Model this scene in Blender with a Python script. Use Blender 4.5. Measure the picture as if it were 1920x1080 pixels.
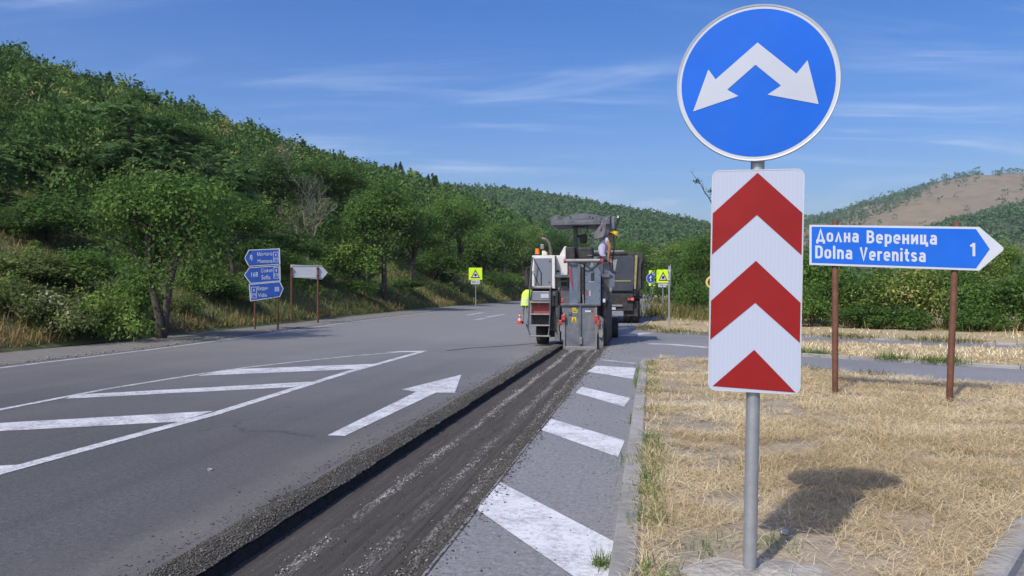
import bpy, bmesh, math, random
import numpy as np
from mathutils import Vector, Matrix, Euler
from mathutils.bvhtree import BVHTree

scene = bpy.context.scene
for _o in list(bpy.data.objects):
    bpy.data.objects.remove(_o)
random.seed(7)
rng = np.random.default_rng(11)
RAD = math.radians

# ------------------------------------------------------------ camera
CAM_H = 1.5
HOR = 542.0
FPX = 1500.0
cam_d = bpy.data.cameras.new("camera")
cam = bpy.data.objects.new("camera", cam_d)
scene.collection.objects.link(cam)
cam.location = (0, 0, CAM_H)
cam.rotation_euler = (RAD(90), 0, 0)
cam_d.sensor_width = 36.0
cam_d.lens = FPX / 1920.0 * 36.0
cam_d.shift_y = 2.0 / 1920.0
cam_d.clip_start = 0.05
cam_d.clip_end = 20000
scene.camera = cam

# ------------------------------------------------------------ sky and sun
SUN_EL = 47.0
LX, LY = 0.54, 0.84                      # the way the light travels over the ground
SUN_AZ = math.degrees(math.atan2(-LX, -LY))   # compass angle of the sun, from +Y towards +X
world = bpy.data.worlds.new("World")
scene.world = world
world.use_nodes = True
wn, wl = world.node_tree.nodes, world.node_tree.links
wn.clear()
w_out = wn.new('ShaderNodeOutputWorld')
w_bg = wn.new('ShaderNodeBackground')
w_bg.inputs['Strength'].default_value = 0.13
sky = wn.new('ShaderNodeTexSky')
sky.sky_type = 'NISHITA'
sky.sun_disc = False
sky.sun_elevation = RAD(SUN_EL)
sky.sun_rotation = RAD(SUN_AZ)
sky.altitude = 300
sky.air_density = 1.0
sky.dust_density = 3.0
sky.ozone_density = 3.0
# thin cirrus, laid over the whole dome on a flat layer high above
w_tc = wn.new('ShaderNodeTexCoord')
w_sep = wn.new('ShaderNodeSeparateXYZ')
wl.new(w_tc.outputs['Generated'], w_sep.inputs[0])
def wmath(op, a, b=None, c=None):
    n = wn.new('ShaderNodeMath'); n.operation = op
    for i, v in enumerate((a, b, c)):
        if v is None: continue
        if hasattr(v, 'links'): wl.new(v, n.inputs[i])
        else: n.inputs[i].default_value = v
    return n.outputs[0]
zc = wmath('MAXIMUM', w_sep.outputs[2], 0.0)
den = wmath('ADD', zc, 0.10)
cxo = wmath('DIVIDE', w_sep.outputs[0], den)
cyo = wmath('DIVIDE', w_sep.outputs[1], den)
w_cmb = wn.new('ShaderNodeCombineXYZ')
wl.new(cxo, w_cmb.inputs[0]); wl.new(cyo, w_cmb.inputs[1])
def cirrus(rot, sx, sy, scale, det, rough, lo, hi, dist, off):
    mp = wn.new('ShaderNodeMapping')
    mp.inputs['Rotation'].default_value = (0, 0, RAD(rot))
    mp.inputs['Scale'].default_value = (sx, sy, 1)
    mp.inputs['Location'].default_value = off
    wl.new(w_cmb.outputs[0], mp.inputs[0])
    nz = wn.new('ShaderNodeTexNoise')
    nz.inputs['Scale'].default_value = scale
    nz.inputs['Detail'].default_value = det
    nz.inputs['Roughness'].default_value = rough
    nz.inputs['Distortion'].default_value = dist
    wl.new(mp.outputs[0], nz.inputs['Vector'])
    mr = wn.new('ShaderNodeMapRange')
    mr.interpolation_type = 'SMOOTHSTEP'
    mr.inputs['From Min'].default_value = lo
    mr.inputs['From Max'].default_value = hi
    wl.new(nz.outputs['Fac'], mr.inputs['Value'])
    return mr.outputs[0]
c_a = cirrus(82, 0.26, 1.15, 1.7, 9, 0.62, 0.47, 0.80, 0.9, (3.1, 0.4, 0))
c_b = cirrus(48, 0.30, 1.3, 1.3, 8, 0.64, 0.50, 0.86, 0.9, (7.3, 5.0, 0))
c_m = cirrus(20, 1, 1, 0.55, 2, 0.5, 0.34, 0.60, 0.3, (1.7, 2.3, 0))
c_s = wmath('MULTIPLY', wmath('MAXIMUM', c_a, c_b), c_m)
c_f = wmath('MULTIPLY', c_s, 0.8)
# small fair-weather puffs low over the horizon, all round
p_map = wn.new('ShaderNodeMapping'); p_map.inputs['Scale'].default_value = (9, 9, 34); wl.new(w_tc.outputs['Generated'], p_map.inputs[0])
p_nz = wn.new('ShaderNodeTexNoise'); p_nz.inputs['Scale'].default_value = 1.0; p_nz.inputs['Detail'].default_value = 6; wl.new(p_map.outputs[0], p_nz.inputs['Vector'])
def w_rng(v, a, b):
    m_ = wn.new('ShaderNodeMapRange'); m_.interpolation_type = 'SMOOTHSTEP'; m_.inputs['From Min'].default_value = a; m_.inputs['From Max'].default_value = b; wl.new(v, m_.inputs['Value']); return m_.outputs[0]
band = wmath('MULTIPLY', w_rng(w_sep.outputs[2], 0.075, 0.095), wmath('SUBTRACT', 1.0, w_rng(w_sep.outputs[2], 0.10, 0.135)))
puff = wmath('MULTIPLY', wmath('MULTIPLY', w_rng(p_nz.outputs['Fac'], 0.46, 0.62), band), 0.62)
c_f = wmath('MAXIMUM', c_f, puff)
mixc = wn.new('ShaderNodeMix'); mixc.data_type = 'RGBA'
wl.new(c_f, mixc.inputs[0])
hs = wn.new('ShaderNodeHueSaturation')
hs.inputs['Saturation'].default_value = 1.42
hs.inputs['Hue'].default_value = 0.515
hs.inputs['Value'].default_value = 1.0
wl.new(sky.outputs[0], hs.inputs['Color'])
wl.new(hs.outputs[0], mixc.inputs[6])
mixc.inputs[7].default_value = (3.9, 4.7, 6.3, 1)
wl.new(mixc.outputs[2], w_bg.inputs['Color'])
wl.new(w_bg.outputs[0], w_out.inputs['Surface'])

sun_d = bpy.data.lights.new("sun", 'SUN')
sun_d.energy = 3.0
sun_d.angle = RAD(0.53)
sun_d.color = (1.0, 0.94, 0.85)
sun = bpy.data.objects.new("sun", sun_d)
scene.collection.objects.link(sun)
_ce = math.cos(RAD(SUN_EL))
_h = math.hypot(LX, LY)
sun.rotation_euler = Vector((LX / _h * _ce, LY / _h * _ce, -math.sin(RAD(SUN_EL)))).to_track_quat('-Z', 'Y').to_euler()
sun.location = (-20, -30, 40)

vs = scene.view_settings
vs.view_transform = 'Standard'
vs.look = 'None'
vs.exposure = 0.35
vs.gamma = 1.0
scene.cycles.max_bounces = 6
scene.cycles.diffuse_bounces = 3
scene.cycles.transparent_max_bounces = 8

# ------------------------------------------------------------ materials
MATS = {}
def mat(name, col, rough=0.6, metal=0.0, var=0.12, scale=6.0, bump=0.0, bscale=40.0, spec=0.35, dust=None, dustf=0.0, trans=0.0, emit=None, stretch=None):
    """principled material with uneven tone, optional dust patches and fine relief, in object space"""
    if name in MATS: return MATS[name]
    m = bpy.data.materials.new(name); m.use_nodes = True
    n, l = m.node_tree.nodes, m.node_tree.links
    b = n['Principled BSDF']
    tc = n.new('ShaderNodeTexCoord')
    vec = tc.outputs['Object']
    if stretch:
        mp = n.new('ShaderNodeMapping'); mp.inputs['Scale'].default_value = stretch
        l.new(vec, mp.inputs[0]); vec = mp.outputs[0]
    nz = n.new('ShaderNodeTexNoise'); nz.inputs['Scale'].default_value = scale; nz.inputs['Detail'].default_value = 6
    nz.inputs['Roughness'].default_value = 0.62
    l.new(vec, nz.inputs['Vector'])
    cr = n.new('ShaderNodeValToRGB')
    cr.color_ramp.elements[0].position = 0.3; cr.color_ramp.elements[1].position = 0.7
    cr.color_ramp.elements[0].color = (*[max(0, c * (1 - var)) for c in col], 1)
    cr.color_ramp.elements[1].color = (*[min(1, c * (1 + var)) for c in col], 1)
    l.new(nz.outputs['Fac'], cr.inputs[0])
    out = cr.outputs[0]
    if dust:
        nd = n.new('ShaderNodeTexNoise'); nd.inputs['Scale'].default_value = scale * 0.7; nd.inputs['Detail'].default_value = 8
        nd.inputs['Roughness'].default_value = 0.7
        l.new(tc.outputs['Object'], nd.inputs['Vector'])
        mr = n.new('ShaderNodeMapRange'); mr.inputs['From Min'].default_value = 0.42; mr.inputs['From Max'].default_value = 0.72
        mr.inputs['To Max'].default_value = dustf
        l.new(nd.outputs['Fac'], mr.inputs['Value'])
        mx = n.new('ShaderNodeMix'); mx.data_type = 'RGBA'
        l.new(mr.outputs[0], mx.inputs[0]); l.new(out, mx.inputs[6]); mx.inputs[7].default_value = (*dust, 1)
        out = mx.outputs[2]
    l.new(out, b.inputs['Base Color'])
    b.inputs['Roughness'].default_value = rough
    b.inputs['Metallic'].default_value = metal
    b.inputs['Specular IOR Level'].default_value = spec
    if emit:
        b.inputs['Emission Color'].default_value = (*emit[:3], 1); b.inputs['Emission Strength'].default_value = emit[3]
    if bump:
        n2 = n.new('ShaderNodeTexNoise'); n2.inputs['Scale'].default_value = bscale; n2.inputs['Detail'].default_value = 4
        l.new(tc.outputs['Object'], n2.inputs['Vector'])
        bp = n.new('ShaderNodeBump'); bp.inputs['Strength'].default_value = bump; bp.inputs['Distance'].default_value = 0.02
        l.new(n2.outputs['Fac'], bp.inputs['Height']); l.new(bp.outputs[0], b.inputs['Normal'])
    MATS[name] = m
    return m

class NT:
    """small helper to write node graphs"""
    def __init__(s, name):
        s.m = bpy.data.materials.new(name); s.m.use_nodes = True
        s.n, s.l = s.m.node_tree.nodes, s.m.node_tree.links
        s.b = s.n['Principled BSDF']; s.b.inputs['Specular IOR Level'].default_value = 0.3
        s.tc = s.n.new('ShaderNodeTexCoord'); s.obj = s.tc.outputs['Object']
        MATS[name] = s.m
    def set(s, inp, v):
        if hasattr(v, 'links'): s.l.new(v, inp)
        else: inp.default_value = v
    def mapping(s, scale=(1, 1, 1), rot=(0, 0, 0), loc=(0, 0, 0)):
        mp = s.n.new('ShaderNodeMapping'); mp.inputs['Scale'].default_value = scale; mp.inputs['Rotation'].default_value = rot
        mp.inputs['Location'].default_value = loc
        s.l.new(s.obj, mp.inputs[0]); return mp.outputs[0]
    def noise(s, scale, detail=5, rough=0.6, vec=None, dist=0.0):
        n = s.n.new('ShaderNodeTexNoise'); n.inputs['Scale'].default_value = scale; n.inputs['Detail'].default_value = detail
        n.inputs['Roughness'].default_value = rough; n.inputs['Distortion'].default_value = dist
        s.l.new(vec or s.obj, n.inputs['Vector']); return n.outputs['Fac']
    def voro(s, scale, vec=None, feature='F1', out='Distance'):
        n = s.n.new('ShaderNodeTexVoronoi'); n.feature = feature; n.inputs['Scale'].default_value = scale
        s.l.new(vec or s.obj, n.inputs['Vector']); return n.outputs[out]
    def rng(s, v, a, b, c=0.0, d=1.0, smooth=False):
        n = s.n.new('ShaderNodeMapRange'); s.set(n.inputs['Value'], v)
        if smooth: n.interpolation_type = 'SMOOTHSTEP'
        for k, x in zip(('From Min', 'From Max', 'To Min', 'To Max'), (a, b, c, d)): n.inputs[k].default_value = x
        return n.outputs[0]
    def math(s, op, a, b=0.0):
        n = s.n.new('ShaderNodeMath'); n.operation = op; s.set(n.inputs[0], a); s.set(n.inputs[1], b); return n.outputs[0]
    def mix(s, f, a, b, blend='MIX'):
        n = s.n.new('ShaderNodeMix'); n.data_type = 'RGBA'; n.blend_type = blend
        s.set(n.inputs[0], f)
        for i, v in ((6, a), (7, b)):
            if hasattr(v, 'links'): s.l.new(v, n.inputs[i])
            else: n.inputs[i].default_value = (*v, 1)
        return n.outputs[2]
    def attr(s, name):
        n = s.n.new('ShaderNodeAttribute'); n.attribute_name = name; return n.outputs['Fac']
    def ramp(s, f, stops):
        n = s.n.new('ShaderNodeValToRGB'); e = n.color_ramp.elements
        while len(e) < len(stops): e.new(0.5)
        for el, (p, c) in zip(e, stops): el.position = p; el.color = (*c, 1)
        s.l.new(f, n.inputs[0]); return n.outputs[0]
    def bump(s, h, strength=0.4, dist=0.01):
        b = s.n.new('ShaderNodeBump'); b.inputs['Strength'].default_value = strength; b.inputs['Distance'].default_value = dist
        s.l.new(h, b.inputs['Height']); s.l.new(b.outputs[0], s.b.inputs['Normal'])
    def color(s, c, rough=0.8):
        s.l.new(c, s.b.inputs['Base Color']); s.set(s.b.inputs['Roughness'], rough); return s.m

def leaf_material(name, stops, transl=0.42, gloss=0.7, objvar=0.16, gain=2.45, hue=(1.0, 1.0, 1.1)):
    t = NT(name)
    tint = t.attr('tint')
    oi = t.n.new('ShaderNodeObjectInfo')
    f = t.math('ADD', tint, t.rng(oi.outputs['Random'], 0, 1, -objvar, objvar))
    col = t.ramp(f, [(p, tuple(min(1, x * gain * q_) for x, q_ in zip(c, hue))) for p, c in stops])
    t.color(col, gloss)
    t.b.inputs['Specular IOR Level'].default_value = 0.06
    tr = t.n.new('ShaderNodeBsdfTranslucent')
    t.l.new(t.mix(0.5, col, (0.13, 0.23, 0.06)), tr.inputs['Color'])
    ms = t.n.new('ShaderNodeMixShader'); ms.inputs[0].default_value = transl
    t.l.new(t.b.outputs[0], ms.inputs[1]); t.l.new(tr.outputs[0], ms.inputs[2])
    t.l.new(ms.outputs[0], t.n['Material Output'].inputs['Surface'])
    return t.m

# ------------------------------------------------------------ building helpers
COL = scene.collection
def link(o, parent=None):
    COL.objects.link(o)
    if parent is not None: o.parent = parent
    return o
def tag(o, label=None, cat=None, group=None, kind=None):
    if label: o['label'] = label
    if cat: o['category'] = cat
    if group: o['group'] = group
    if kind: o['kind'] = kind
    return o
def empty(name, loc=(0, 0, 0), rz=0.0, label=None, cat=None, group=None):
    o = bpy.data.objects.new(name, None); o.empty_display_size = 0.3
    o.location = loc; o.rotation_euler = (0, 0, rz)
    link(o); return tag(o, label, cat, group)
def inst(name, me, parent=None, loc=(0, 0, 0), rot=(0, 0, 0), scale=(1, 1, 1)):
    o = bpy.data.objects.new(name, me); o.location = loc; o.rotation_euler = rot; o.scale = scale
    return link(o, parent)
def np_mesh(name, v, f, m, tint=None, smooth=False):
    """mesh from numpy arrays; f is (n,3) or (n,4)"""
    me = bpy.data.meshes.new(name)
    v = np.ascontiguousarray(v, dtype=np.float32); f = np.ascontiguousarray(f, dtype=np.int32)
    k = f.shape[1]
    me.vertices.add(len(v)); me.vertices.foreach_set('co', v.ravel())
    me.loops.add(f.size); me.loops.foreach_set('vertex_index', f.ravel())
    me.polygons.add(len(f)); me.polygons.foreach_set('loop_start', np.arange(0, f.size, k, dtype=np.int32))
    try: me.polygons.foreach_set('loop_total', np.full(len(f), k, dtype=np.int32))
    except Exception: pass
    me.update(calc_edges=True)
    if tint is not None:
        a = me.attributes.new('tint', 'FLOAT', 'FACE'); a.data.foreach_set('value', np.ascontiguousarray(tint, dtype=np.float32))
    if smooth: me.polygons.foreach_set('use_smooth', np.ones(len(f), dtype=bool))
    me.materials.append(m)
    return me

class MB:
    """collects shapes and links them as one mesh"""
    def __init__(s): s.v = []; s.f = []
    def add(s, vs, fs):
        o = len(s.v); s.v += [tuple(p) for p in vs]; s.f += [tuple(i + o for i in f) for f in fs]; return s
    def box(s, c, d, rot=None):
        x, y, z = d[0] / 2, d[1] / 2, d[2] / 2
        vs = [Vector(p) for p in ((-x, -y, -z), (x, -y, -z), (x, y, -z), (-x, y, -z), (-x, -y, z), (x, -y, z), (x, y, z), (-x, y, z))]
        if rot is not None: vs = [rot @ p for p in vs]
        c = Vector(c)
        return s.add([p + c for p in vs], [(0, 3, 2, 1), (4, 5, 6, 7), (0, 1, 5, 4), (1, 2, 6, 5), (2, 3, 7, 6), (3, 0, 4, 7)])
    def bb(s, x0, x1, y0, y1, z0, z1): return s.box(((x0 + x1) / 2, (y0 + y1) / 2, (z0 + z1) / 2), (x1 - x0, y1 - y0, z1 - z0))
    def tube(s, pts, r, n=8, cap=True):
        pts = [Vector(p) for p in pts]; rs = r if isinstance(r, (list, tuple)) else [r] * len(pts)
        rings = []; ref = None
        for i, p in enumerate(pts):
            t = (pts[min(i + 1, len(pts) - 1)] - pts[max(i - 1, 0)]).normalized()
            if ref is None:
                ref = Vector((0, 0, 1)) if abs(t.z) < 0.9 else Vector((1, 0, 0))
            a = t.cross(ref).normalized(); b = a.cross(t).normalized(); ref = b
            rings.append([p + (a * math.cos(2 * math.pi * k / n) + b * math.sin(2 * math.pi * k / n)) * rs[i] for k in range(n)])
        vs = [q for rg in rings for q in rg]; fs = []
        for i in range(len(pts) - 1):
            for k in range(n):
                fs.append((i * n + k, (i + 1) * n + k, (i + 1) * n + (k + 1) % n, i * n + (k + 1) % n))
        if cap: fs.append(tuple(range(n))); fs.append(tuple(range(len(vs) - 1, len(vs) - n - 1, -1)))
        return s.add(vs, fs)
    def prism(s, poly, y0, y1):
        """polygon in x,z (counter-clockwise seen from -y) pushed from y0 to y1"""
        n = len(poly)
        vs = [(x, y0, z) for x, z in poly] + [(x, y1, z) for x, z in poly]
        fs = [tuple(range(n)), tuple(range(2 * n - 1, n - 1, -1))]
        fs += [(i, i + n, (i + 1) % n + n, (i + 1) % n) for i in range(n)]
        return s.add(vs, fs)
    def slab(s, poly, z0, z1):
        """polygon in x,y pushed from z0 up to z1"""
        n = len(poly)
        vs = [(x, y, z1) for x, y in poly] + [(x, y, z0) for x, y in poly]
        fs = [tuple(range(n)), tuple(range(2 * n - 1, n - 1, -1))]
        fs += [(i, i + n, (i + 1) % n + n, (i + 1) % n) for i in range(n)]
        return s.add(vs, fs)
    def lathe(s, prof, n=24, axis='z', c=(0, 0, 0), cap=True):
        vs = []; fs = []
        for r, h in prof:
            for k in range(n):
                a = 2 * math.pi * k / n; p = (r * math.cos(a), r * math.sin(a), h)
                if axis == 'x': p = (p[2], p[0], p[1])
                elif axis == 'y': p = (p[0], p[2], p[1])
                vs.append((p[0] + c[0], p[1] + c[1], p[2] + c[2]))
        for i in range(len(prof) - 1):
            for k in range(n): fs.append((i * n + k, i * n + (k + 1) % n, (i + 1) * n + (k + 1) % n, (i + 1) * n + k))
        if cap: fs.append(tuple(range(n))); fs.append(tuple(range(len(vs) - n, len(vs))))
        return s.add(vs, fs)
    def mesh(s, name, m, smooth=False):
        me = bpy.data.meshes.new(name); me.from_pydata(s.v, [], s.f); me.update()
        bm = bmesh.new(); bm.from_mesh(me); bmesh.ops.recalc_face_normals(bm, faces=bm.faces); bm.to_mesh(me); bm.free()
        me.materials.append(m)
        if smooth:
            for p in me.polygons: p.use_smooth = True
        return me
    def build(s, name, m, parent=None, smooth=False, bevel=0.0, loc=(0, 0, 0), rot=(0, 0, 0)):
        o = inst(name, s.mesh(name, m, smooth), parent, loc, rot)
        if smooth:
            md = o.modifiers.new('edges', 'EDGE_SPLIT'); md.split_angle = RAD(40)
        if bevel:
            b = o.modifiers.new('bevel', 'BEVEL'); b.width = bevel; b.segments = 2; b.limit_method = 'ANGLE'; b.angle_limit = RAD(40)
        return o

def G(px, py, z=0.0):
    """the place on the level z that the photograph shows at this pixel (survey of the plan)"""
    Y = (CAM_H - z) * FPX / (py - HOR)
    return ((px - 960.0) / FPX * Y, Y)
def AT(px, py, Y):
    return Vector(((px - 960.0) / FPX * Y, Y, CAM_H - (py - HOR) / FPX * Y))

def text_mesh(body, size, m, font_sx=1.0, align='LEFT', bold=0.0, space=1.0):
    c = bpy.data.curves.new('lettering', 'FONT'); c.body = body; c.size = size; c.align_x = align
    c.extrude = 0.0006; c.offset = bold; c.space_character = space; c.resolution_u = 3
    o = bpy.data.objects.new('lettering', c); COL.objects.link(o)
    bpy.context.view_layer.update()
    me = bpy.data.meshes.new_from_object(o.evaluated_get(bpy.context.evaluated_depsgraph_get()))
    bpy.data.objects.remove(o); bpy.data.curves.remove(c)
    n = len(me.vertices); co = np.empty(n * 3, dtype=np.float32); me.vertices.foreach_get('co', co); co = co.reshape(-1, 3)
    out = np.stack([co[:, 0] * font_sx, -co[:, 2], co[:, 1]], 1)      # stands up, faces -y
    me.vertices.foreach_set('co', np.ascontiguousarray(out).ravel()); me.update()
    me.materials.clear(); me.materials.append(m)
    return me

def in_poly(x, y, poly):
    x = np.asarray(x); y = np.asarray(y); ins = np.zeros(x.shape, bool); n = len(poly)
    for i in range(n):
        x0, y0 = poly[i]; x1, y1 = poly[(i + 1) % n]
        c = ((y0 > y) != (y1 > y)) & (x < (x1 - x0) * (y - y0) / ((y1 - y0) + 1e-12) + x0)
        ins ^= c
    return ins
def sample_poly(poly, n, wfun=None):
    p = np.array(poly); lo, hi = p.min(0), p.max(0); xs = []; got = 0
    while got < n:
        q = rng.uniform(lo, hi, (n * 2, 2)); q = q[in_poly(q[:, 0], q[:, 1], poly)]
        if wfun is not None: q = q[rng.random(len(q)) < wfun(q[:, 0], q[:, 1])]
        xs.append(q); got += len(q)
    return np.concatenate(xs)[:n]
def vnoise(x, y, s, seed=0):
    """smooth value noise, 0..1"""
    x = np.asarray(x) / s + 100.3 + seed * 17.1; y = np.asarray(y) / s + 57.7 + seed * 9.3
    xi, yi = np.floor(x).astype(int), np.floor(y).astype(int); xf, yf = x - xi, y - yi
    u, v = xf * xf * (3 - 2 * xf), yf * yf * (3 - 2 * yf)
    def h(a, b):
        k = (a * 374761393 + b * 668265263 + seed * 144665) & 0x7fffffff
        k = ((k ^ (k >> 13)) * 1274126177) & 0x7fffffff
        return ((k ^ (k >> 16)) & 0xffff) / 65535.0
    return (h(xi, yi) * (1 - u) + h(xi + 1, yi) * u) * (1 - v) + (h(xi, yi + 1) * (1 - u) + h(xi + 1, yi + 1) * u) * v

# ============================================================ THE SETTING
# road frame: u to the right of the kerb line, v along the road
TH = math.atan(0.174)
RN = (math.cos(TH), -math.sin(TH)); RT = (math.sin(TH), math.cos(TH)); RO = (-0.214, 0.0)
def RW(u, v): return (RO[0] + u * RN[0] + v * RT[0], RO[1] + u * RN[1] + v * RT[1])
def UV(p): return ((p[0] - RO[0]) * RN[0] + (p[1] - RO[1]) * RN[1], (p[0] - RO[0]) * RT[0] + (p[1] - RO[1]) * RT[1])
def GU(px, py): return UV(G(px, py))
TL, TR, TEND, TDEP = -2.13, -0.975, 23.4, 0.085

# ---- surfaces
def asphalt(name, base, tone, cracks=0.5, streak=0.22, wear_and_far_light=False):
    t = NT(name)
    big = t.noise(0.22, 6, 0.62, dist=0.4)
    st = t.noise(1.0, 5, 0.55, vec=t.mapping((1.6, 0.045, 1)))
    fine = t.noise(45, 4, 0.75)
    grit = t.voro(150)
    c = t.ramp(big, [(0.28, tuple(b * 0.86 for b in base)), (0.72, tuple(b * 1.14 for b in base))])
    c = t.mix(t.rng(st, 0.36, 0.66, 0, streak), c, tuple(b * 0.62 for b in base))
    st2 = t.noise(1.0, 4, 0.5, vec=t.mapping((0.9, 0.02, 1), loc=(4, 2, 0)))
    c = t.mix(t.rng(st2, 0.5, 0.75, 0, streak * 1.3), c, tone)
    mid = t.noise(11, 4, 0.7)
    c = t.mix(t.rng(mid, 0.4, 0.72, 0.0, 0.34), c, tuple(b * 0.5 for b in base))
    pit = t.noise(26, 3, 0.85)
    c = t.mix(t.rng(pit, 0.50, 0.60, 0.0, 0.6), c, tuple(b * 0.42 for b in base))
    c = t.mix(t.rng(pit, 0.44, 0.34, 0.0, 0.5), c, tuple(b * 1.55 for b in base))
    brown = t.noise(0.35, 4, 0.6)
    c = t.mix(t.rng(brown, 0.5, 0.72, 0.0, 0.30), c, (base[0] * 1.35, base[1] * 1.2, base[2] * 1.08))
    c = t.mix(t.rng(fine, 0.35, 0.75, 0.0, 0.55), c, tuple(b * 0.40 for b in base))
    c = t.mix(t.rng(grit, 0.0, 0.35, 0.30, 0.0), c, tuple(min(1, b * 2.3) for b in base))
    # hairline cracks, sealed dark, only here and there
    wob = t.noise(1.3, 4, 0.6)
    mp = t.mapping((0.34, 0.22, 1))
    va = t.n.new('ShaderNodeVectorMath'); va.operation = 'ADD'
    t.l.new(mp, va.inputs[0])
    cm = t.n.new('ShaderNodeCombineXYZ'); t.l.new(t.rng(wob, 0, 1, -0.35, 0.35), cm.inputs[0]); t.l.new(t.rng(fine, 0, 1, -0.03, 0.03), cm.inputs[1])
    t.l.new(cm.outputs[0], va.inputs[1])
    ed = t.voro(1.0, vec=va.outputs[0], feature='DISTANCE_TO_EDGE')
    cr = t.math('MULTIPLY', t.rng(ed, 0.0, 0.006, 1, 0), t.rng(t.noise(0.3, 3, 0.5), 0.5, 0.6, 0, cracks))
    c = t.mix(cr, c, (0.02, 0.02, 0.021))
    if wear_and_far_light:     # wheel tracks worn dark, oil drips between them, pale milling dust towards the cut
        su = t.n.new('ShaderNodeSeparateXYZ'); t.l.new(t.obj, su.inputs[0])
        uw = t.math('ADD', su.outputs[0], t.rng(t.noise(0.12, 2, 0.5), 0, 1, -0.5, 0.5))
        wear = t.rng(t.noise(0.5, 5, 0.65, vec=t.mapping((1.2, 0.15, 1))), 0.32, 0.62, 0.15, 1)
        for cu, w_, a_, col_ in ((-3.05, 0.36, 0.34, 0.66), (-4.55, 0.36, 0.30, 0.68), (-3.8, 0.16, 0.34, 0.5), (-8.0, 0.45, 0.38, 0.64), (-9.7, 0.45, 0.38, 0.64), (-8.85, 0.2, 0.3, 0.5), (-11.3, 0.3, 0.25, 1.5)):
            b_ = t.rng(t.math('ABSOLUTE', t.math('SUBTRACT', uw, cu)), 0.0, w_, a_, 0.0, True)
            c = t.mix(t.math('MULTIPLY', b_, wear), c, tuple(x * col_ for x in base))
        du = t.math('MULTIPLY', t.rng(su.outputs[0], -3.4, -2.35, 0.0, 0.5, True), t.rng(t.noise(1.6, 5, 0.7, vec=t.mapping((1, 0.3, 1))), 0.36, 0.66, 0.1, 1))
        c = t.mix(du, c, (base[0] * 1.75, base[1] * 1.62, base[2] * 1.45))
        # low-angle brightening of the far road painted into the colour, ragged change-over
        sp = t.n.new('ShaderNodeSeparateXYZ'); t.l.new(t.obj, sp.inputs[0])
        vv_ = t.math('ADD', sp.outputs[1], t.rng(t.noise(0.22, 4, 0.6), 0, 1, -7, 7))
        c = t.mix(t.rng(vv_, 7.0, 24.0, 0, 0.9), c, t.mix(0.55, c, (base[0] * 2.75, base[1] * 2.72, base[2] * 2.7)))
    t.color(c, t.rng(fine, 0.3, 0.7, 0.6, 0.8))
    t.b.inputs['Specular IOR Level'].default_value = 0.42
    t.bump(t.math('ADD', t.math('MULTIPLY', grit, 0.6), fine), 0.5, 0.006)
    return t.m
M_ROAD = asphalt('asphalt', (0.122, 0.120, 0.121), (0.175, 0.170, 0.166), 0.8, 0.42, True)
M_LANE = asphalt('asphalt_lane', (0.27, 0.268, 0.275), (0.32, 0.317, 0.317), 0.25, 0.16)

def paint(name, wear, under=(0.15, 0.15, 0.155), col=(0.74, 0.75, 0.77)):
    t = NT(name)
    w1 = t.noise(22, 6, 0.75); w2 = t.noise(3.0, 5, 0.65)
    wv = t.math('ADD', t.math('MULTIPLY', w1, 0.6), t.math('MULTIPLY', w2, 0.4))
    c = t.ramp(t.noise(5, 5, 0.6), [(0.3, tuple(x * 0.86 for x in col)), (0.7, col)])
    c = t.mix(t.rng(wv, 0.60 - wear * 0.22, 0.70 - wear * 0.12, 0, 0.9), c, under)
    t.color(c, 0.6); t.bump(w1, 0.25, 0.004)
    return t.m
M_PAINT = paint('road_paint', 0.66, col=(0.66, 0.67, 0.70))
M_BAR = paint('bar_paint', 0.62, (0.27, 0.268, 0.272), (0.70, 0.71, 0.74))
M_PAINT_OLD = paint('road_paint_worn', 0.72, (0.12, 0.12, 0.125), (0.62, 0.63, 0.65))

t = NT('milled_asphalt')
mp = t.mapping((1, 0.035, 1))
lines = t.noise(26, 5, 0.7, vec=mp)
chip = t.voro(60, vec=t.mapping((1, 0.45, 1)))
fine = t.noise(70, 4, 0.8)
col = t.ramp(lines, [(0.3, (0.054, 0.050, 0.046)), (0.7, (0.105, 0.097, 0.089))])
col = t.mix(t.rng(fine, 0.4, 0.75, 0, 0.5), col, (0.10, 0.095, 0.09))
# pale bands of ground stone dust along three tool tracks, broken into chips
sx = t.n.new('ShaderNodeSeparateXYZ'); t.l.new(t.obj, sx.inputs[0])
wobble = t.rng(t.noise(0.5, 3, 0.5), 0, 1, -0.09, 0.09)
uu = t.math('ADD', sx.outputs[0], wobble)
band = None
for cu, w, a in ((-1.80, 0.065, 1.0), (-1.40, 0.075, 0.62), (-1.17, 0.05, 0.8)):
    d = t.math('ABSOLUTE', t.math('SUBTRACT', uu, cu))
    b = t.rng(d, 0.0, w, a, 0.0, True)
    band = b if band is None else t.math('MAXIMUM', band, b)
speck = t.rng(t.noise(24, 5, 0.85, vec=t.mapping((1, 0.5, 1))), 0.50, 0.56, 0, 1)
gaps = t.rng(t.noise(2.2, 4, 0.6, vec=t.mapping((1, 0.5, 1))), 0.38, 0.62, 0.15, 1)
far_v = t.rng(sx.outputs[1], 9.5, 14.0, 0.0, 0.55)
bf = t.math('MULTIPLY', t.math('MULTIPLY', band, t.math('MAXIMUM', speck, far_v)), gaps)
col = t.mix(bf, col, (0.52, 0.51, 0.49))
t.color(col, 0.95); t.bump(t.math('ADD', lines, fine), 0.9, 0.012)
M_MILLED = t.m
M_CUT = mat('cut_asphalt', (0.030, 0.029, 0.028), 0.95, var=0.35, scale=30, bump=0.8, bscale=60)
t = NT('asphalt_crumbs')
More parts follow.
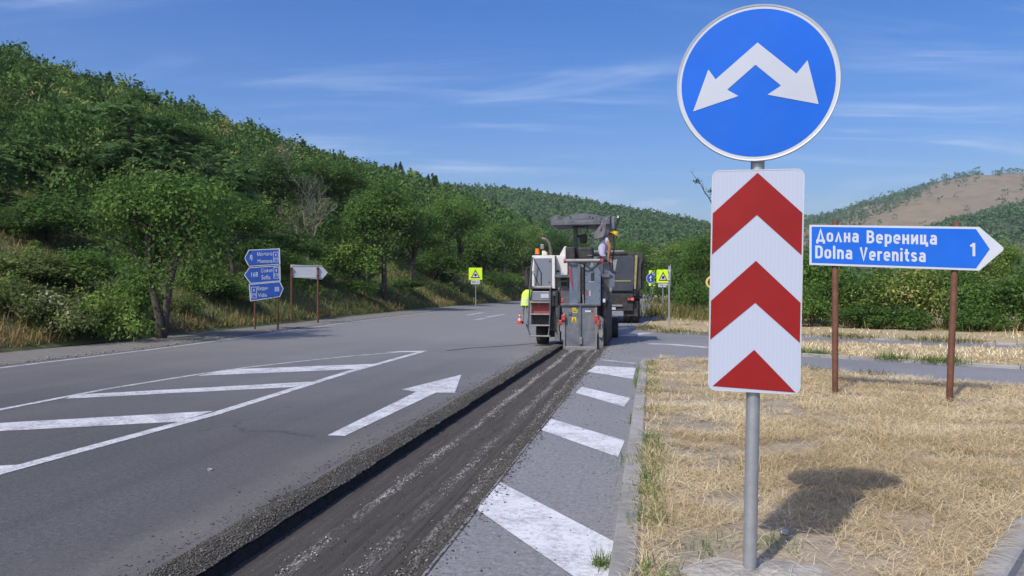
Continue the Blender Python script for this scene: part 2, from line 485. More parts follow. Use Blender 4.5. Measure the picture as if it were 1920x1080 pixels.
t.color(t.ramp(t.attr('tint'), [(0.0, (0.045, 0.043, 0.039)), (0.4, (0.10, 0.095, 0.086)), (0.75, (0.17, 0.163, 0.148)), (1.0, (0.36, 0.345, 0.315))]), 0.95)
M_CRUMB = t.m
t = NT('crumb_bed')
t.color(t.ramp(t.voro(55), [(0.1, (0.13, 0.12, 0.105)), (0.7, (0.05, 0.046, 0.041))]), 0.95); t.bump(t.voro(70), 1.0, 0.02)
M_BED = t.m
def soil_mat(name, a, b, c, s=1.0):
    t = NT(name)
    n1 = t.noise(0.9 * s, 6, 0.65); n2 = t.noise(14 * s, 5, 0.75)
    cc = t.ramp(n1, [(0.32, a), (0.55, b), (0.72, c)])
    cc = t.mix(t.rng(n2, 0.35, 0.7, 0, 0.45), cc, tuple(x * 0.45 for x in a))
    t.color(cc, 0.95); t.bump(n2, 0.8, 0.03); return t.m
M_SOIL = soil_mat('dry_soil', (0.29, 0.26, 0.215), (0.42, 0.35, 0.25), (0.34, 0.325, 0.305))
M_FIELD = soil_mat('dry_field', (0.38, 0.31, 0.18), (0.48, 0.39, 0.23), (0.30, 0.27, 0.15), 0.5)
M_GRAVEL = soil_mat('shoulder_gravel', (0.19, 0.18, 0.165), (0.25, 0.24, 0.22), (0.14, 0.13, 0.115), 3)
M_HILL = soil_mat('hill_scrub', (0.09, 0.12, 0.045), (0.13, 0.145, 0.055), (0.18, 0.165, 0.08), 0.25)
M_FARHILL = soil_mat('far_hill_scrub', (0.06, 0.09, 0.04), (0.085, 0.11, 0.045), (0.12, 0.125, 0.06), 0.03)
M_BARE = soil_mat('bare_hill', (0.20, 0.16, 0.10), (0.27, 0.22, 0.14), (0.13, 0.125, 0.065), 0.03)
M_GROUND = soil_mat('meadow', (0.10, 0.11, 0.045), (0.15, 0.14, 0.06), (0.22, 0.19, 0.09), 0.08)
t = NT('kerb_concrete')
n1 = t.noise(3, 6, 0.65); n2 = t.noise(60, 4, 0.7)
oi = t.n.new('ShaderNodeObjectInfo')
c = t.ramp(t.math('ADD', n1, t.rng(oi.outputs['Random'], 0, 1, -0.22, 0.22)), [(0.25, (0.23, 0.225, 0.215)), (0.75, (0.36, 0.355, 0.345))])
c = t.mix(t.rng(n2, 0.5, 0.75, 0, 0.5), c, (0.15, 0.145, 0.135))
c = t.mix(t.rng(t.noise(1.7, 5, 0.7), 0.52, 0.7, 0, 0.55), c, (0.17, 0.16, 0.14))
t.color(c, 0.9); t.bump(n2, 0.5, 0.006)
M_KERB = t.m

# ---- ground, one sheet to the horizon
ground = MB().add([(-2600, -900, -0.25), (3400, -900, -0.25), (3400, 3600, -0.25), (-2600, 3600, -0.25)], [(0, 1, 2, 3)]).build('ground', M_GROUND)
tag(ground, kind='structure')

# ---- road
EDGE_PX = [(0, 690), (330, 650), (650, 605), (880, 577)]
edge_uv = [(-11.2, -8.0)] + [GU(*p) for p in EDGE_PX] + [(-13.7, 82), (-13.2, 110), (-12.5, 160), (-12, 400)]
def edge_u(v): return float(np.interp(v, [e[1] for e in edge_uv], [e[0] for e in edge_uv]))
def sheet(polys, z=0.0):
    mb = MB()
    for p in polys: mb.add([(x, y, z) for x, y in p], [tuple(range(len(p)))])
    return mb
def sub(a, b, n): return [(a[0] + (b[0] - a[0]) * i / n, a[1] + (b[1] - a[1]) * i / n) for i in range(n)]
Lpoly = [(u - 0.32, v) for u, v in edge_uv] + [(TL, 400), (TL, TEND), (TL, -8)]
Fpoly = [(TL, TEND), (TR, TEND), (TR, 400), (TL, 400)]
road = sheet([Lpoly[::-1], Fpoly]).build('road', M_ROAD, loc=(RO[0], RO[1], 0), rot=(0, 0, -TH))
tag(road, kind='structure')
Rpoly = [(TR, -8), (48, -8), (48, 34), (8, 38), (0.3, 42), (0.3, 400), (TR, 400), (TR, TEND)]
side_road = sheet([Rpoly]).build('side_road', M_LANE, loc=(RO[0], RO[1], 0), rot=(0, 0, -TH))
tag(side_road, kind='structure')

# ---- milled trench: floor with tool grooves, torn left wall, low right wall
nu, nv = 116, 420
us = np.linspace(TL, TR, nu); vv = np.linspace(-6, TEND, nv)
U, V = np.meshgrid(us, vv)
rows = np.repeat((rng.normal(0, 0.0025, nu) + np.where(np.arange(nu) % 2 == 0, 0.0045, -0.0045))[None, :], nv, 0)
Z = -TDEP + rows + (vnoise(U, V, 0.05, 3) - 0.5) * 0.008 + (vnoise(U, V, 0.25, 4) - 0.5) * 0.012
Z += np.clip((U - (TR - 0.16)) / 0.16, 0, 1) * 0.06
idx = np.arange(nu * nv).reshape(nv, nu)
f = np.stack([idx[:-1, :-1], idx[:-1, 1:], idx[1:, 1:], idx[1:, :-1]], -1).reshape(-1, 4)
trench = inst('milled_trench', np_mesh('milled_trench', np.stack([U, V, Z], -1).reshape(-1, 3), f, M_MILLED), None, (RO[0], RO[1], 0), (0, 0, -TH))
tag(trench, kind='structure')
def wall(u0, sgn, v0, v1, n):
    mb = MB(); vs = []
    for i in range(n + 1):
        v = v0 + (v1 - v0) * i / n
        j = random.uniform(-0.012, 0.02) * sgn; k = random.uniform(-0.01, 0.012) * sgn
        vs += [(u0 - 0.03 * sgn, v, 0.002), (u0 + j, v, -0.004), (u0 + k + 0.012 * sgn, v, -0.045), (u0 + 0.02 * sgn + k, v, -TDEP - 0.02)]
    fs = []
    for i in range(n):
        for q in range(3): fs.append((i * 4 + q, i * 4 + q + 1, (i + 1) * 4 + q + 1, (i + 1) * 4 + q))
    return mb.add(vs, fs)
wall(TL, 1, -6, TEND, 700).build('trench_wall', M_CUT, trench)
wall(TR, -1, -6, TEND, 700).build('trench_wall', M_CUT, trench)
MB().bb(TL, TR, TEND - 0.02, TEND + 0.01, -0.2, -0.002).build('trench_wall', M_CUT, trench)

# ---- ridge of crumbs left of the cut, thin scatter right of it
def stones(name, P, S, m, label, cat, lift=0.3):
    n = len(P)
    oct_ = np.array([(1, 0, 0), (-1, 0, 0), (0, 1, 0), (0, -1, 0), (0, 0, 1), (0, 0, -1)], float)
    of = np.array([(0, 2, 4), (2, 1, 4), (1, 3, 4), (3, 0, 4), (2, 0, 5), (1, 2, 5), (3, 1, 5), (0, 3, 5)])
    v = oct_[None] * rng.uniform(0.55, 1.15, (n, 6, 1)) + rng.normal(0, 0.16, (n, 6, 3))
    v[:, :, 2] *= rng.uniform(0.5, 0.9, (n, 1))
    a = rng.uniform(0, 6.28, n); ca, sa = np.cos(a)[:, None], np.sin(a)[:, None]
    x = v[:, :, 0] * ca - v[:, :, 1] * sa; y = v[:, :, 0] * sa + v[:, :, 1] * ca
    v = np.stack([x, y, v[:, :, 2] + lift], -1) * S[:, None, None] + P[:, None, :]
    f = of[None] + (np.arange(n) * 6)[:, None, None]
    tint = np.repeat(np.clip(rng.beta(1.6, 3.2, n), 0, 1), 8)
    o = inst(name, np_mesh(name, v.reshape(-1, 3), f.reshape(-1, 3), m, tint))
    o.location = (RO[0], RO[1], 0); o.rotation_euler = (0, 0, -TH)
    return tag(o, label, cat, kind='stuff')
def ridge_h(u):
    x = np.clip((u - (TL - 0.28)) / 0.28, 0, 1)
    return 0.033 * np.sin(np.pi * np.clip(x * 0.86, 0, 1)) ** 0.8
nu2, nv2 = 12, 300
U, V = np.meshgrid(np.linspace(TL - 0.33, TL + 0.015, nu2), np.linspace(-6, TEND - 1.2, nv2))
wid = (vnoise(U * 0 + 1, V, 0.5, 8) - 0.5) * 0.07
Z = ridge_h(U + wid) + (vnoise(U, V, 0.06, 9) - 0.5) * 0.012 - 0.004
idx = np.arange(nu2 * nv2).reshape(nv2, nu2)
f = np.stack([idx[:-1, :-1], idx[:-1, 1:], idx[1:, 1:], idx[1:, :-1]], -1).reshape(-1, 4)
o = inst('crumb_ridge', np_mesh('crumb_ridge', np.stack([U, V, Z], -1).reshape(-1, 3), f, M_BED), None, (RO[0], RO[1], 0), (0, 0, -TH))
tag(o, 'low ridge of loose dark asphalt crumbs along the left edge of the cut', 'rubble', kind='stuff')
def vsamp(n): return 2.6 + (rng.random(n) ** 1.9) * (TEND - 4.2)
n = 24000
v_ = vsamp(n); u_ = TL - 0.28 + 0.29 * rng.random(n) + (vnoise(np.ones(n), v_, 0.5, 8) - 0.5) * -0.07
S = (0.0032 + 0.0058 * rng.random(n) ** 2.4) * (1 + 0.06 * v_)
stones('loose_crumbs', np.stack([u_, v_, ridge_h(u_) - 0.003], -1), S, M_CRUMB, 'loose crumbs of milled asphalt heaped beside the trench', 'rubble')
n = 1500
v_ = vsamp(n); u_ = TL - 0.32 - rng.exponential(0.07, n)
stones('stray_crumbs', np.stack([u_, v_, 0 * u_], -1), (0.003 + 0.006 * rng.random(n) ** 2) * (1 + 0.06 * v_), M_CRUMB, 'stray asphalt crumbs scattered over the lane beside the ridge', 'rubble')
n = 7500
v_ = vsamp(n); u_ = TR - 0.11 + rng.normal(0, 0.075, n) + 0.07 * vnoise(v_, v_ * 0, 0.6, 5)
z_ = np.where(u_ > TR, 0.0, np.clip(-TDEP + 0.06 * np.clip((u_ - (TR - 0.16)) / 0.16, 0, 1), -TDEP, 0))
stones('edge_crumbs', np.stack([u_, v_, z_], -1), (0.004 + 0.008 * rng.random(n) ** 2) * (1 + 0.06 * v_), M_CRUMB, 'crumbs along the broken right edge of the milled trench', 'rubble')
n = 3500
v_ = vsamp(n); u_ = rng.uniform(TL + 0.03, TR - 0.1, n)
stones('floor_chips', np.stack([u_, v_, -TDEP + 0 * u_], -1), (0.003 + 0.006 * rng.random(n) ** 2) * (1 + 0.06 * v_), M_CRUMB, 'small chips lying on the milled trench floor', 'rubble')
n = 3000
v_ = vsamp(n); cu = np.array([-1.80, -1.40, -1.17])[rng.choice(3, n, p=[0.5, 0.25, 0.25])]
u_ = cu + rng.normal(0, 0.035, n) - (vnoise(v_ * 0, v_, 2.0, 6) - 0.5) * 0.12
keep = vnoise(u_ * 0.3, v_, 0.7, 7) > 0.38
o = stones('pale_chips', np.stack([u_, v_, -TDEP + 0.004 + 0 * u_], -1)[keep], ((0.003 + 0.0055 * rng.random(n) ** 2) * (1 + 0.06 * v_))[keep], M_CRUMB, 'pale stone chips strewn in lines along the trench floor', 'rubble')
o.data.materials[0] = mat('pale_chip', (0.36, 0.35, 0.33), 0.9, var=0.25, scale=20)
n = 900
v_ = vsamp(n); u_ = rng.uniform(TR + 0.02, -0.03, n) ; u_ = np.where(rng.random(n) < 0.5, TR + rng.exponential(0.12, n), u_)
stones('lane_grit', np.stack([u_, v_, 0 * u_ + 0.003], -1), (0.002 + 0.005 * rng.random(n) ** 2) * (1 + 0.06 * v_), M_CRUMB, 'dark grit scattered between the trench and the kerb', 'rubble')

# ---- painted markings (parts of the road they lie on), local to the road frame
def marking(name, pts, m, parent, z=0.004, px=True):
    p = [GU(*q) for q in pts] if px else pts
    mb = MB(); n = len(p)
    return mb.add([(u, v, z) for u, v in p], [tuple(range(n))]).build(name, m, parent)
def stripe(name, pts, w, m, parent, z=0.004):
    vs = []; n = len(pts)
    for i, p in enumerate(pts):
        a = pts[max(i - 1, 0)]; b = pts[min(i + 1, n - 1)]
        d = Vector((b[0] - a[0], b[1] - a[1])).normalized(); q = Vector((d.y, -d.x)) * w / 2
        vs += [(p[0] - q.x, p[1] - q.y, z), (p[0] + q.x, p[1] + q.y, z)]
    return MB().add(vs, [(2 * i, 2 * i + 1, 2 * i + 3, 2 * i + 2) for i in range(n - 1)]).build(name, m, parent)
stripe('edge_line', [(edge_u(v), v) for v in list(np.arange(-8, 90, 2.0)) + [100, 120, 160]], 0.13, M_PAINT_OLD, road)
stripe('lane_line', [GU(-90, 911), GU(0, 886), GU(400, 777), GU(650, 698.7), GU(790, 660)], 0.155, M_PAINT, road, 0.0045)
stripe('gore_line', [GU(-60, 780), GU(0, 768.5), GU(198, 730), GU(369, 702.6), GU(461.5, 689.4), GU(560, 678), GU(659, 667.7), GU(758, 659.8)], 0.11, M_PAINT_OLD, road, 0.0045)
marking('gore_tip', [(720, 660.5), (790, 660.6), (802, 657.8), (755, 658.4)], M_PAINT, road, 0.0035)
for q in ([(-60, 797), (0, 793.5), (400, 771), (337, 791), (0, 809), (-60, 812)],
          [(123, 748), (140, 740.6), (592, 715.5), (549, 726)],
          [(370, 705), (427, 693), (712, 682), (675, 692)],
          [(-60, 876), (0, 873.5), (46, 871.5), (20, 880), (-60, 898)]):
    marking('hatch_bar', q[::-1], M_PAINT, road)
marking('lane_arrow', [(614, 817), (647, 818), (818, 736.5), (853, 737), (865, 703), (753, 731), (781, 735)], M_PAINT, road, 0.005)
for a, b in (((876, 591), (905, 586)), ((890, 600), (908, 597)), ((912, 595), (945, 589.5))):
    stripe('lane_dash', [GU(*a), GU(*b)], 0.28, M_PAINT_OLD, road)
for q in ([(938, 905), (894, 956), (1073, 1080), (1150, 1128), (1150, 1016)],
          [(1034, 786), (1015, 807), (1158.5, 858), (1171.5, 827)],
          [(1091, 725.5), (1079, 737), (1170, 763), (1182, 747)],
          [(1117, 686), (1101, 697), (1187, 711), (1192, 690)]):
    marking('hatch_bar', q, M_BAR, side_road, 0.0045)
stripe('give_way_line', [GU(1128, 675), GU(1160, 678.5), GU(1193, 682)], 0.14, M_PAINT_OLD, side_road, 0.005)
stripe('tar_seam', [GU(838, 657.5), GU(880, 653), GU(930, 650), GU(1010, 643.5)], 0.10, M_CUT, road, 0.003)
stripe('stop_line', [GU(1214, 644.5), GU(1260, 646), GU(1330, 652)], 0.34, M_PAINT, side_road)
for a, b in (((1150, 618), (1200, 612)), ((1172, 630), (1216, 624))):
    stripe('dusty_dash', [GU(*a), GU(*b)], 0.5, M_PAINT_OLD, side_road)

# ---- gravel shoulder left
SH = 1.25
sh = MB(); vs = []; sv = list(np.arange(-8, 130, 1.0))
for i, v in enumerate(sv):
    w = SH + 0.35 * (float(vnoise(v, 0, 3.0, 2)) - 0.5)
    e = edge_u(v)
    vs += [(e - 0.22 - 0.12 * float(vnoise(v, 3, 0.8, 5)), v, 0.006), (e - 0.7, v, 0.03 + 0.03 * float(vnoise(v, 9, 2, 6))), (e - w - 0.9, v, 0.06)]
fs = []
for i in range(len(sv) - 1):
    for k in range(2): fs.append((3 * i + k, 3 * i + k + 1, 3 * i + k + 4, 3 * i + k + 3))
shoulder = sh.add(vs, fs).build('gravel_shoulder', M_GRAVEL, loc=(RO[0], RO[1], 0), rot=(0, 0, -TH))
tag(shoulder, kind='structure')
n = 3600
v_ = 9 + 60 * rng.random(n) ** 1.5; u_ = np.array([edge_u(x) for x in v_]) - 0.2 - 1.3 * rng.random(n)
o = stones('shoulder_stones', np.stack([u_, v_, 0.02 + 0 * u_], -1), (0.012 + 0.035 * rng.random(n) ** 3), M_CRUMB, 'loose grey stones on the gravel shoulder', 'gravel')
o.data.materials[0] = mat('shoulder_stone', (0.22, 0.21, 0.19), 0.9, var=0.4, scale=4)

# ---- traffic islands and verges
ISL = 0.075
near_poly = [RW(0.15, -4), RW(0.15, 4), RW(0.15, 10), RW(0.15, 15.6), RW(0.32, 16.3), (3.15, 16.9), (3.9, 16.2), (5.14, 14.3), (5.64, 13.7), (6.6, 12.4), (7.6, 11.7), (9.4, 10.9), (11.2, 10.2), (11.4, 9.9),
             (8.6, 9.0), (6.0, 7.35), (4.4, 6.05), (3.02, 4.81), (2.30, 3.96), (1.5, 2.7), (1.0, 1.2), (0.9, -4)]
B_poly = [(5.9, 20.3), (6.0, 19.0), (6.5, 17.95), (7.95, 16.5), (9.5, 15.1), (12.5, 12.6), (16, 10.2), (24, 5.5), (25, 7), (20, 13.6), (12.3, 19.3), (8.6, 22.1), (6.8, 22.2)]
D_poly = [(5.55, 33.0), (5.0, 30.6), (5.0, 28.6), (5.5, 27.2), (6.4, 26.0), (9.3, 24.9), (13.5, 21.4), (20, 16.4), (30, 10), (60, -6), (140, -20), (260, 60), (260, 420), (72, 410), RW(0.6, 160), RW(0.5, 100), RW(0.45, 60), RW(0.45, 42)]
def verge(name, poly, z, m):
    o = MB().slab(poly[::-1], -0.3, z).build(name, m)
    return tag(o, kind='structure')
verge('traffic_island', near_poly, ISL, M_SOIL)
verge('splitter_island', B_poly, 0.06, M_FIELD)
verge('verge', D_poly, 0.05, M_FIELD)

def kerb_run(parent, pts, w=0.15, L=1.0, top=0.09, side=1):
    """kerb stones laid end to end along a line; the strip's left edge is the line"""
    acc = 0.0; segs = []
    for a, b in zip(pts[:-1], pts[1:]):
        d = Vector((b[0] - a[0], b[1] - a[1])); ln = d.length; k = max(1, round(ln / L))
        for i in range(k): segs.append((Vector(a) + d * (i / k), Vector(a) + d * ((i + 1) / k)))
    for a, b in segs:
        d = b - a; ln = d.length; ang = math.atan2(d.y, d.x); nrm = Vector((d.y, -d.x)).normalized() * side
        c = (a + b) / 2 + nrm * (w / 2)
        key = ('kerb_stone', round(ln, 2), w, top)
        if key not in MATS:
            x = ln / 2 - 0.007; y = w / 2; ch = 0.014
            prof = [(-y, -0.25), (y, -0.25), (y, top - ch), (y - ch, top), (-y + ch * 1.6, top), (-y, top - ch * 1.8)]
            mb = MB(); nn = len(prof)
            mb.add([(-x, p, z) for p, z in prof] + [(x, p, z) for p, z in prof], [tuple(range(nn)), tuple(range(2 * nn - 1, nn - 1, -1))] + [(i, (i + 1) % nn, (i + 1) % nn + nn, i + nn) for i in range(nn)])
            MATS[key] = mb.mesh('kerb_stone', M_KERB)
        o = inst('kerb_stone', MATS[key], parent, (c.x, c.y, random.uniform(-0.006, 0.004)), (random.uniform(-0.012, 0.012), random.uniform(-0.004, 0.004), ang + (0 if side > 0 else math.pi) + random.uniform(-0.004, 0.004)))
def kerb(name, runs, **k):
    mb = MB()
    for pts in runs:
        for a, b in zip(pts[:-1], pts[1:]):
            d = Vector((b[0] - a[0], b[1] - a[1])); q = Vector((d.y, -d.x)).normalized() * 0.07 * k.get('side', 1)
            mb.add([(a[0] + q.x * 0.3, a[1] + q.y * 0.3, 0.045), (b[0] + q.x * 0.3, b[1] + q.y * 0.3, 0.045), (b[0] + q.x * 1.9, b[1] + q.y * 1.9, 0.045), (a[0] + q.x * 1.9, a[1] + q.y * 1.9, 0.045)], [(0, 1, 2, 3)])
    o = mb.build(name, M_CUT); tag(o, kind='structure')
    for pts in runs: kerb_run(o, pts, **k)
    return o
kerb('kerb', [[RW(0, -3.1), RW(0, 15.9), RW(0.05, 16.45), RW(0.35, 16.85)], [(4.5, 6.0), (3.10, 4.74), (2.38, 3.88), (1.6, 2.7)]])
kerb('splitter_kerb', [[(24, 5.35), (16, 10.0), (12.5, 12.45), (9.5, 14.95), (7.95, 16.35), (6.45, 17.8), (5.9, 18.9)]], top=0.07, side=1)
kerb('verge_kerb', [[RW(0.28, 60), RW(0.3, 42), (5.35, 33.0), (4.85, 30.6), (4.85, 28.5), (5.38, 27.05), (6.35, 25.85), (9.25, 24.75), (13.4, 21.25), (20, 16.2)]], top=0.06, side=-1)

# ---- hills, each lofted from its foot to its crest
def cr(P, n):
    P = np.array(P, float); t = np.linspace(0, len(P) - 1, n); i = np.clip(t.astype(int), 0, len(P) - 2); f = (t - i)[:, None]
    p0 = P[np.maximum(i - 1, 0)]; p1 = P[i]; p2 = P[i + 1]; p3 = P[np.minimum(i + 2, len(P) - 1)]
    return 0.5 * ((2 * p1) + (-p0 + p2) * f + (2 * p0 - 5 * p1 + 4 * p2 - p3) * f ** 2 + (-p0 + 3 * p1 - 3 * p2 + p3) * f ** 3)
class Hill:
    def __init__(s, name, foot, crest, nt, ns, mat_, rough=1.0, bow=1.25, back=0.45, nsc=9.0, seed=1):
        s.F = cr([(*f, 0.05) if len(f) == 2 else f for f in foot], nt); s.C = cr(crest, nt); s.bow = bow; s.rough = rough; s.nsc = nsc; s.seed = seed
        s.nt = nt; s.back = back
        S = np.concatenate([np.linspace(0, 0.12, 8, endpoint=False), np.linspace(0.12, 1 + back, ns)]); T = np.linspace(0, 1, nt)
        TT, SS = np.meshgrid(T, S, indexing='ij')
        P = s.at(TT.ravel(), SS.ravel()).reshape(nt, len(S), 3)
        idx = np.arange(nt * len(S)).reshape(nt, len(S))
        f = np.stack([idx[:-1, :-1], idx[1:, :-1], idx[1:, 1:], idx[:-1, 1:]], -1).reshape(-1, 4)[:, ::-1]
        me = np_mesh(name, P.reshape(-1, 3), f, mat_, smooth=True)
        s.o = tag(inst(name, me), kind='structure')
        s.bvh = BVHTree.FromPolygons([tuple(v) for v in P.reshape(-1, 3)], [tuple(int(i) for i in q) for q in f])
    def at(s, t, sv):
        x = t * (s.nt - 1); i = np.clip(x.astype(int), 0, s.nt - 2); fr = (x - i)[:, None]
        F = s.F[i] * (1 - fr) + s.F[i + 1] * fr; C = s.C[i] * (1 - fr) + s.C[i + 1] * fr
        P = F + (C - F) * sv[:, None]
        g = np.where(sv <= 1, 1 - (1 - np.clip(sv, 0, 1)) ** s.bow, 1 - 0.9 * np.clip(sv - 1, 0, 9) ** 1.3)
        P[:, 2] = F[:, 2] + (C[:, 2] - F[:, 2]) * g + s.rough * ((vnoise(P[:, 0], P[:, 1], s.nsc, s.seed) - 0.5) + 0.5 * (vnoise(P[:, 0], P[:, 1], s.nsc / 2.7, s.seed + 1) - 0.5)) * np.clip(sv * 6, 0, 1) * np.clip((1.0 - sv) * 4 + 0.25, 0.25, 1)
        return P
    def z(s, x, y):
        h = s.bvh.ray_cast(Vector((x, y, 900)), Vector((0, 0, -1)))
        return h[0].z if h[0] is not None else 0.0
def crest(lst, drop): return [((px - 960) / FPX * Y, Y, CAM_H + (HOR - py) / FPX * Y - drop) for px, py, Y in lst]
foot = [(-13.5 - 1.2, -6), (-13.6, 4), (-12.0, 14), (-11.2, 22), (-9.6, 32), (-8.2, 45), (-5.9, 62), (-2.7, 80), (1.6, 105), (10, 150), (24, 210)]
hill = Hill('hillside', foot, crest([(-700, -40, 85), (-300, 15, 105), (0, 88, 125), (200, 153, 150), (400, 213, 185), (560, 266, 220), (700, 308, 262), (850, 350, 320), (950, 388, 380), (1050, 430, 440), (1150, 472, 480)], 6.6), 110, 56, M_HILL, rough=2.2, bow=1.22)
far_hill = Hill('far_hill', [((px - 960) / FPX * 240, 240 + max(0, px - 1100) * 0.1, -1.0) for px in (500, 640, 760, 860, 1000, 1150, 1300, 1400, 1500, 1620, 1760)],
                crest([(500, 335, 650), (640, 338, 650), (760, 340, 650), (860, 346, 650), (1000, 359, 650), (1150, 384, 650), (1300, 413, 650), (1400, 436, 640), (1500, 460, 620), (1620, 490, 600), (1760, 525, 580)], 4.5), 70, 40, M_FARHILL, rough=6, bow=1.15, nsc=60, seed=5)
right_hill = Hill('bare_hill', [((px - 960) / FPX * 520, 520, -1.0) for px in (1260, 1400, 1480, 1560, 1640, 1740, 1850, 1920, 2000, 2200, 2500)],
                  crest([(1260, 450, 1500), (1400, 428, 1500), (1480, 414, 1500), (1560, 397, 1500), (1640, 379, 1500), (1740, 350, 1500), (1850, 324, 1500), (1920, 320, 1500), (2000, 326, 1500), (2200, 350, 1500), (2500, 400, 1500)], 5), 80, 50, M_BARE, rough=26, bow=1.1, nsc=110, seed=9)
spur = Hill('wooded_spur', [((px - 960) / FPX * 300, 300, -1.0) for px in (1560, 1660, 1760, 1850, 1920, 2050, 2250, 2500)],
            crest([(1560, 500, 820), (1660, 455, 820), (1760, 420, 820), (1850, 399, 820), (1920, 381, 820), (2050, 362, 820), (2250, 350, 820), (2500, 360, 820)], 5), 60, 40, M_FARHILL, rough=9, bow=1.12, nsc=80, seed=13)

# ============================================================ VEGETATION
GREEN = [(0.0, (0.016, 0.030, 0.008)), (0.35, (0.030, 0.058, 0.013)), (0.65, (0.052, 0.095, 0.020)), (0.9, (0.080, 0.118, 0.028)), (1.0, (0.11, 0.135, 0.04))]
DEEP = [(0.0, (0.012, 0.024, 0.009)), (0.4, (0.021, 0.042, 0.014)), (0.75, (0.036, 0.066, 0.020)), (1.0, (0.062, 0.088, 0.030))]
LIGHT = [(0.0, (0.026, 0.050, 0.011)), (0.35, (0.048, 0.090, 0.018)), (0.7, (0.080, 0.122, 0.026)), (0.9, (0.12, 0.145, 0.035)), (1.0, (0.15, 0.155, 0.045))]
YELL = [(0.0, (0.028, 0.050, 0.012)), (0.45, (0.060, 0.095, 0.020)), (0.72, (0.13, 0.14, 0.035)), (1.0, (0.30, 0.24, 0.08))]
PALE = [(0.0, (0.035, 0.052, 0.018)), (0.4, (0.065, 0.090, 0.030)), (0.75, (0.12, 0.14, 0.06)), (1.0, (0.30, 0.31, 0.21))]
L_GREEN = leaf_material('leaf_green', GREEN); L_DEEP = leaf_material('leaf_deep', DEEP); L_LIGHT = leaf_material('leaf_light', LIGHT)
L_YELL = leaf_material('leaf_yellowing', YELL); L_PALE = leaf_material('leaf_pale', PALE, gain=1.7, hue=(1.05, 1.0, 0.95))
L_PINE = leaf_material('needles', [(0.0, (0.010, 0.020, 0.010)), (0.6, (0.022, 0.042, 0.018)), (1.0, (0.04, 0.065, 0.025))], 0.1)
L_WOOD = leaf_material('wood_leaf', [(0.0, (0.014, 0.029, 0.008)), (0.3, (0.026, 0.052, 0.013)), (0.6, (0.045, 0.082, 0.019)), (0.85, (0.080, 0.115, 0.028)), (1.0, (0.15, 0.14, 0.05))], 0.25, objvar=0.0)
L_FAR = leaf_material('far_leaf', [(0.0, (0.028, 0.054, 0.020)), (0.4, (0.036, 0.066, 0.023)), (0.75, (0.047, 0.078, 0.028)), (1.0, (0.075, 0.095, 0.040))], 0.2, objvar=0.0)
L_FROND = leaf_material('leaf_frond', [(0.0, (0.030, 0.058, 0.020)), (0.5, (0.058, 0.105, 0.034)), (1.0, (0.10, 0.15, 0.055))], 0.4, gain=2.1)
M_BARK = mat('bark', (0.085, 0.072, 0.06), 0.95, var=0.4, scale=9, bump=0.7, bscale=30)
M_GREYWOOD = mat('dead_wood', (0.19, 0.17, 0.15), 0.95, var=0.3, scale=9)

def unit(v): return v / (np.linalg.norm(v, axis=-1, keepdims=True) + 1e-9)
def quads(P, Nn, D, L, W):
    """diamond leaves: centre P, normal Nn, lengthwise D"""
    D = unit(D - Nn * (D * Nn).sum(-1, keepdims=True)); B = np.cross(Nn, D)
    L = L[:, None]; W = W[:, None]
    v = np.stack([P - D * L * 0.5, P + B * W * 0.5 - Nn * W * 0.12, P + D * L * 0.5 - Nn * L * 0.10, P - B * W * 0.5 - Nn * W * 0.12], 1)
    return v
def crown(lobes, n, leaf, seed, clumps=70, spread=0.30, flat=0.3, wide=0.55):
    """leaves gathered in clumps on the skin of several lobes; returns quads and tints"""
    r = np.random.default_rng(seed)
    lobes = np.array(lobes, float)
    w = (lobes[:, 3] * lobes[:, 4] + lobes[:, 4] * lobes[:, 5]); w = w / w.sum()
    k = r.choice(len(lobes), clumps, p=w); d = unit(r.normal(size=(clumps, 3))); d[:, 2] = np.where(d[:, 2] < -0.55, -d[:, 2], d[:, 2])
    rad = r.uniform(0.62, 1.04, clumps)[:, None]
    cc = lobes[k, :3] + d * lobes[k, 3:6] * rad
    mean_r = lobes[:, 3:6].mean()
    ctint = r.normal(0.47, 0.14, clumps)
    ci = r.integers(0, clumps, n)
    off = r.normal(size=(n, 3)) * mean_r * spread * np.array([1, 1, 0.75])
    P = cc[ci] + off
    out = unit(P - lobes[k[ci], :3])
    Nn = unit(out * 0.55 + np.array([0, 0, 0.5]) + r.normal(size=(n, 3)) * 0.55)
    D = unit(r.normal(size=(n, 3)) + out * 0.5 + np.array([0, 0, -flat]))
    L = leaf * r.uniform(0.6, 1.35, n)
    tint = np.clip(ctint[ci] + r.normal(0, 0.10, n), 0, 1)
    return quads(P, Nn, D, L, L * wide), tint
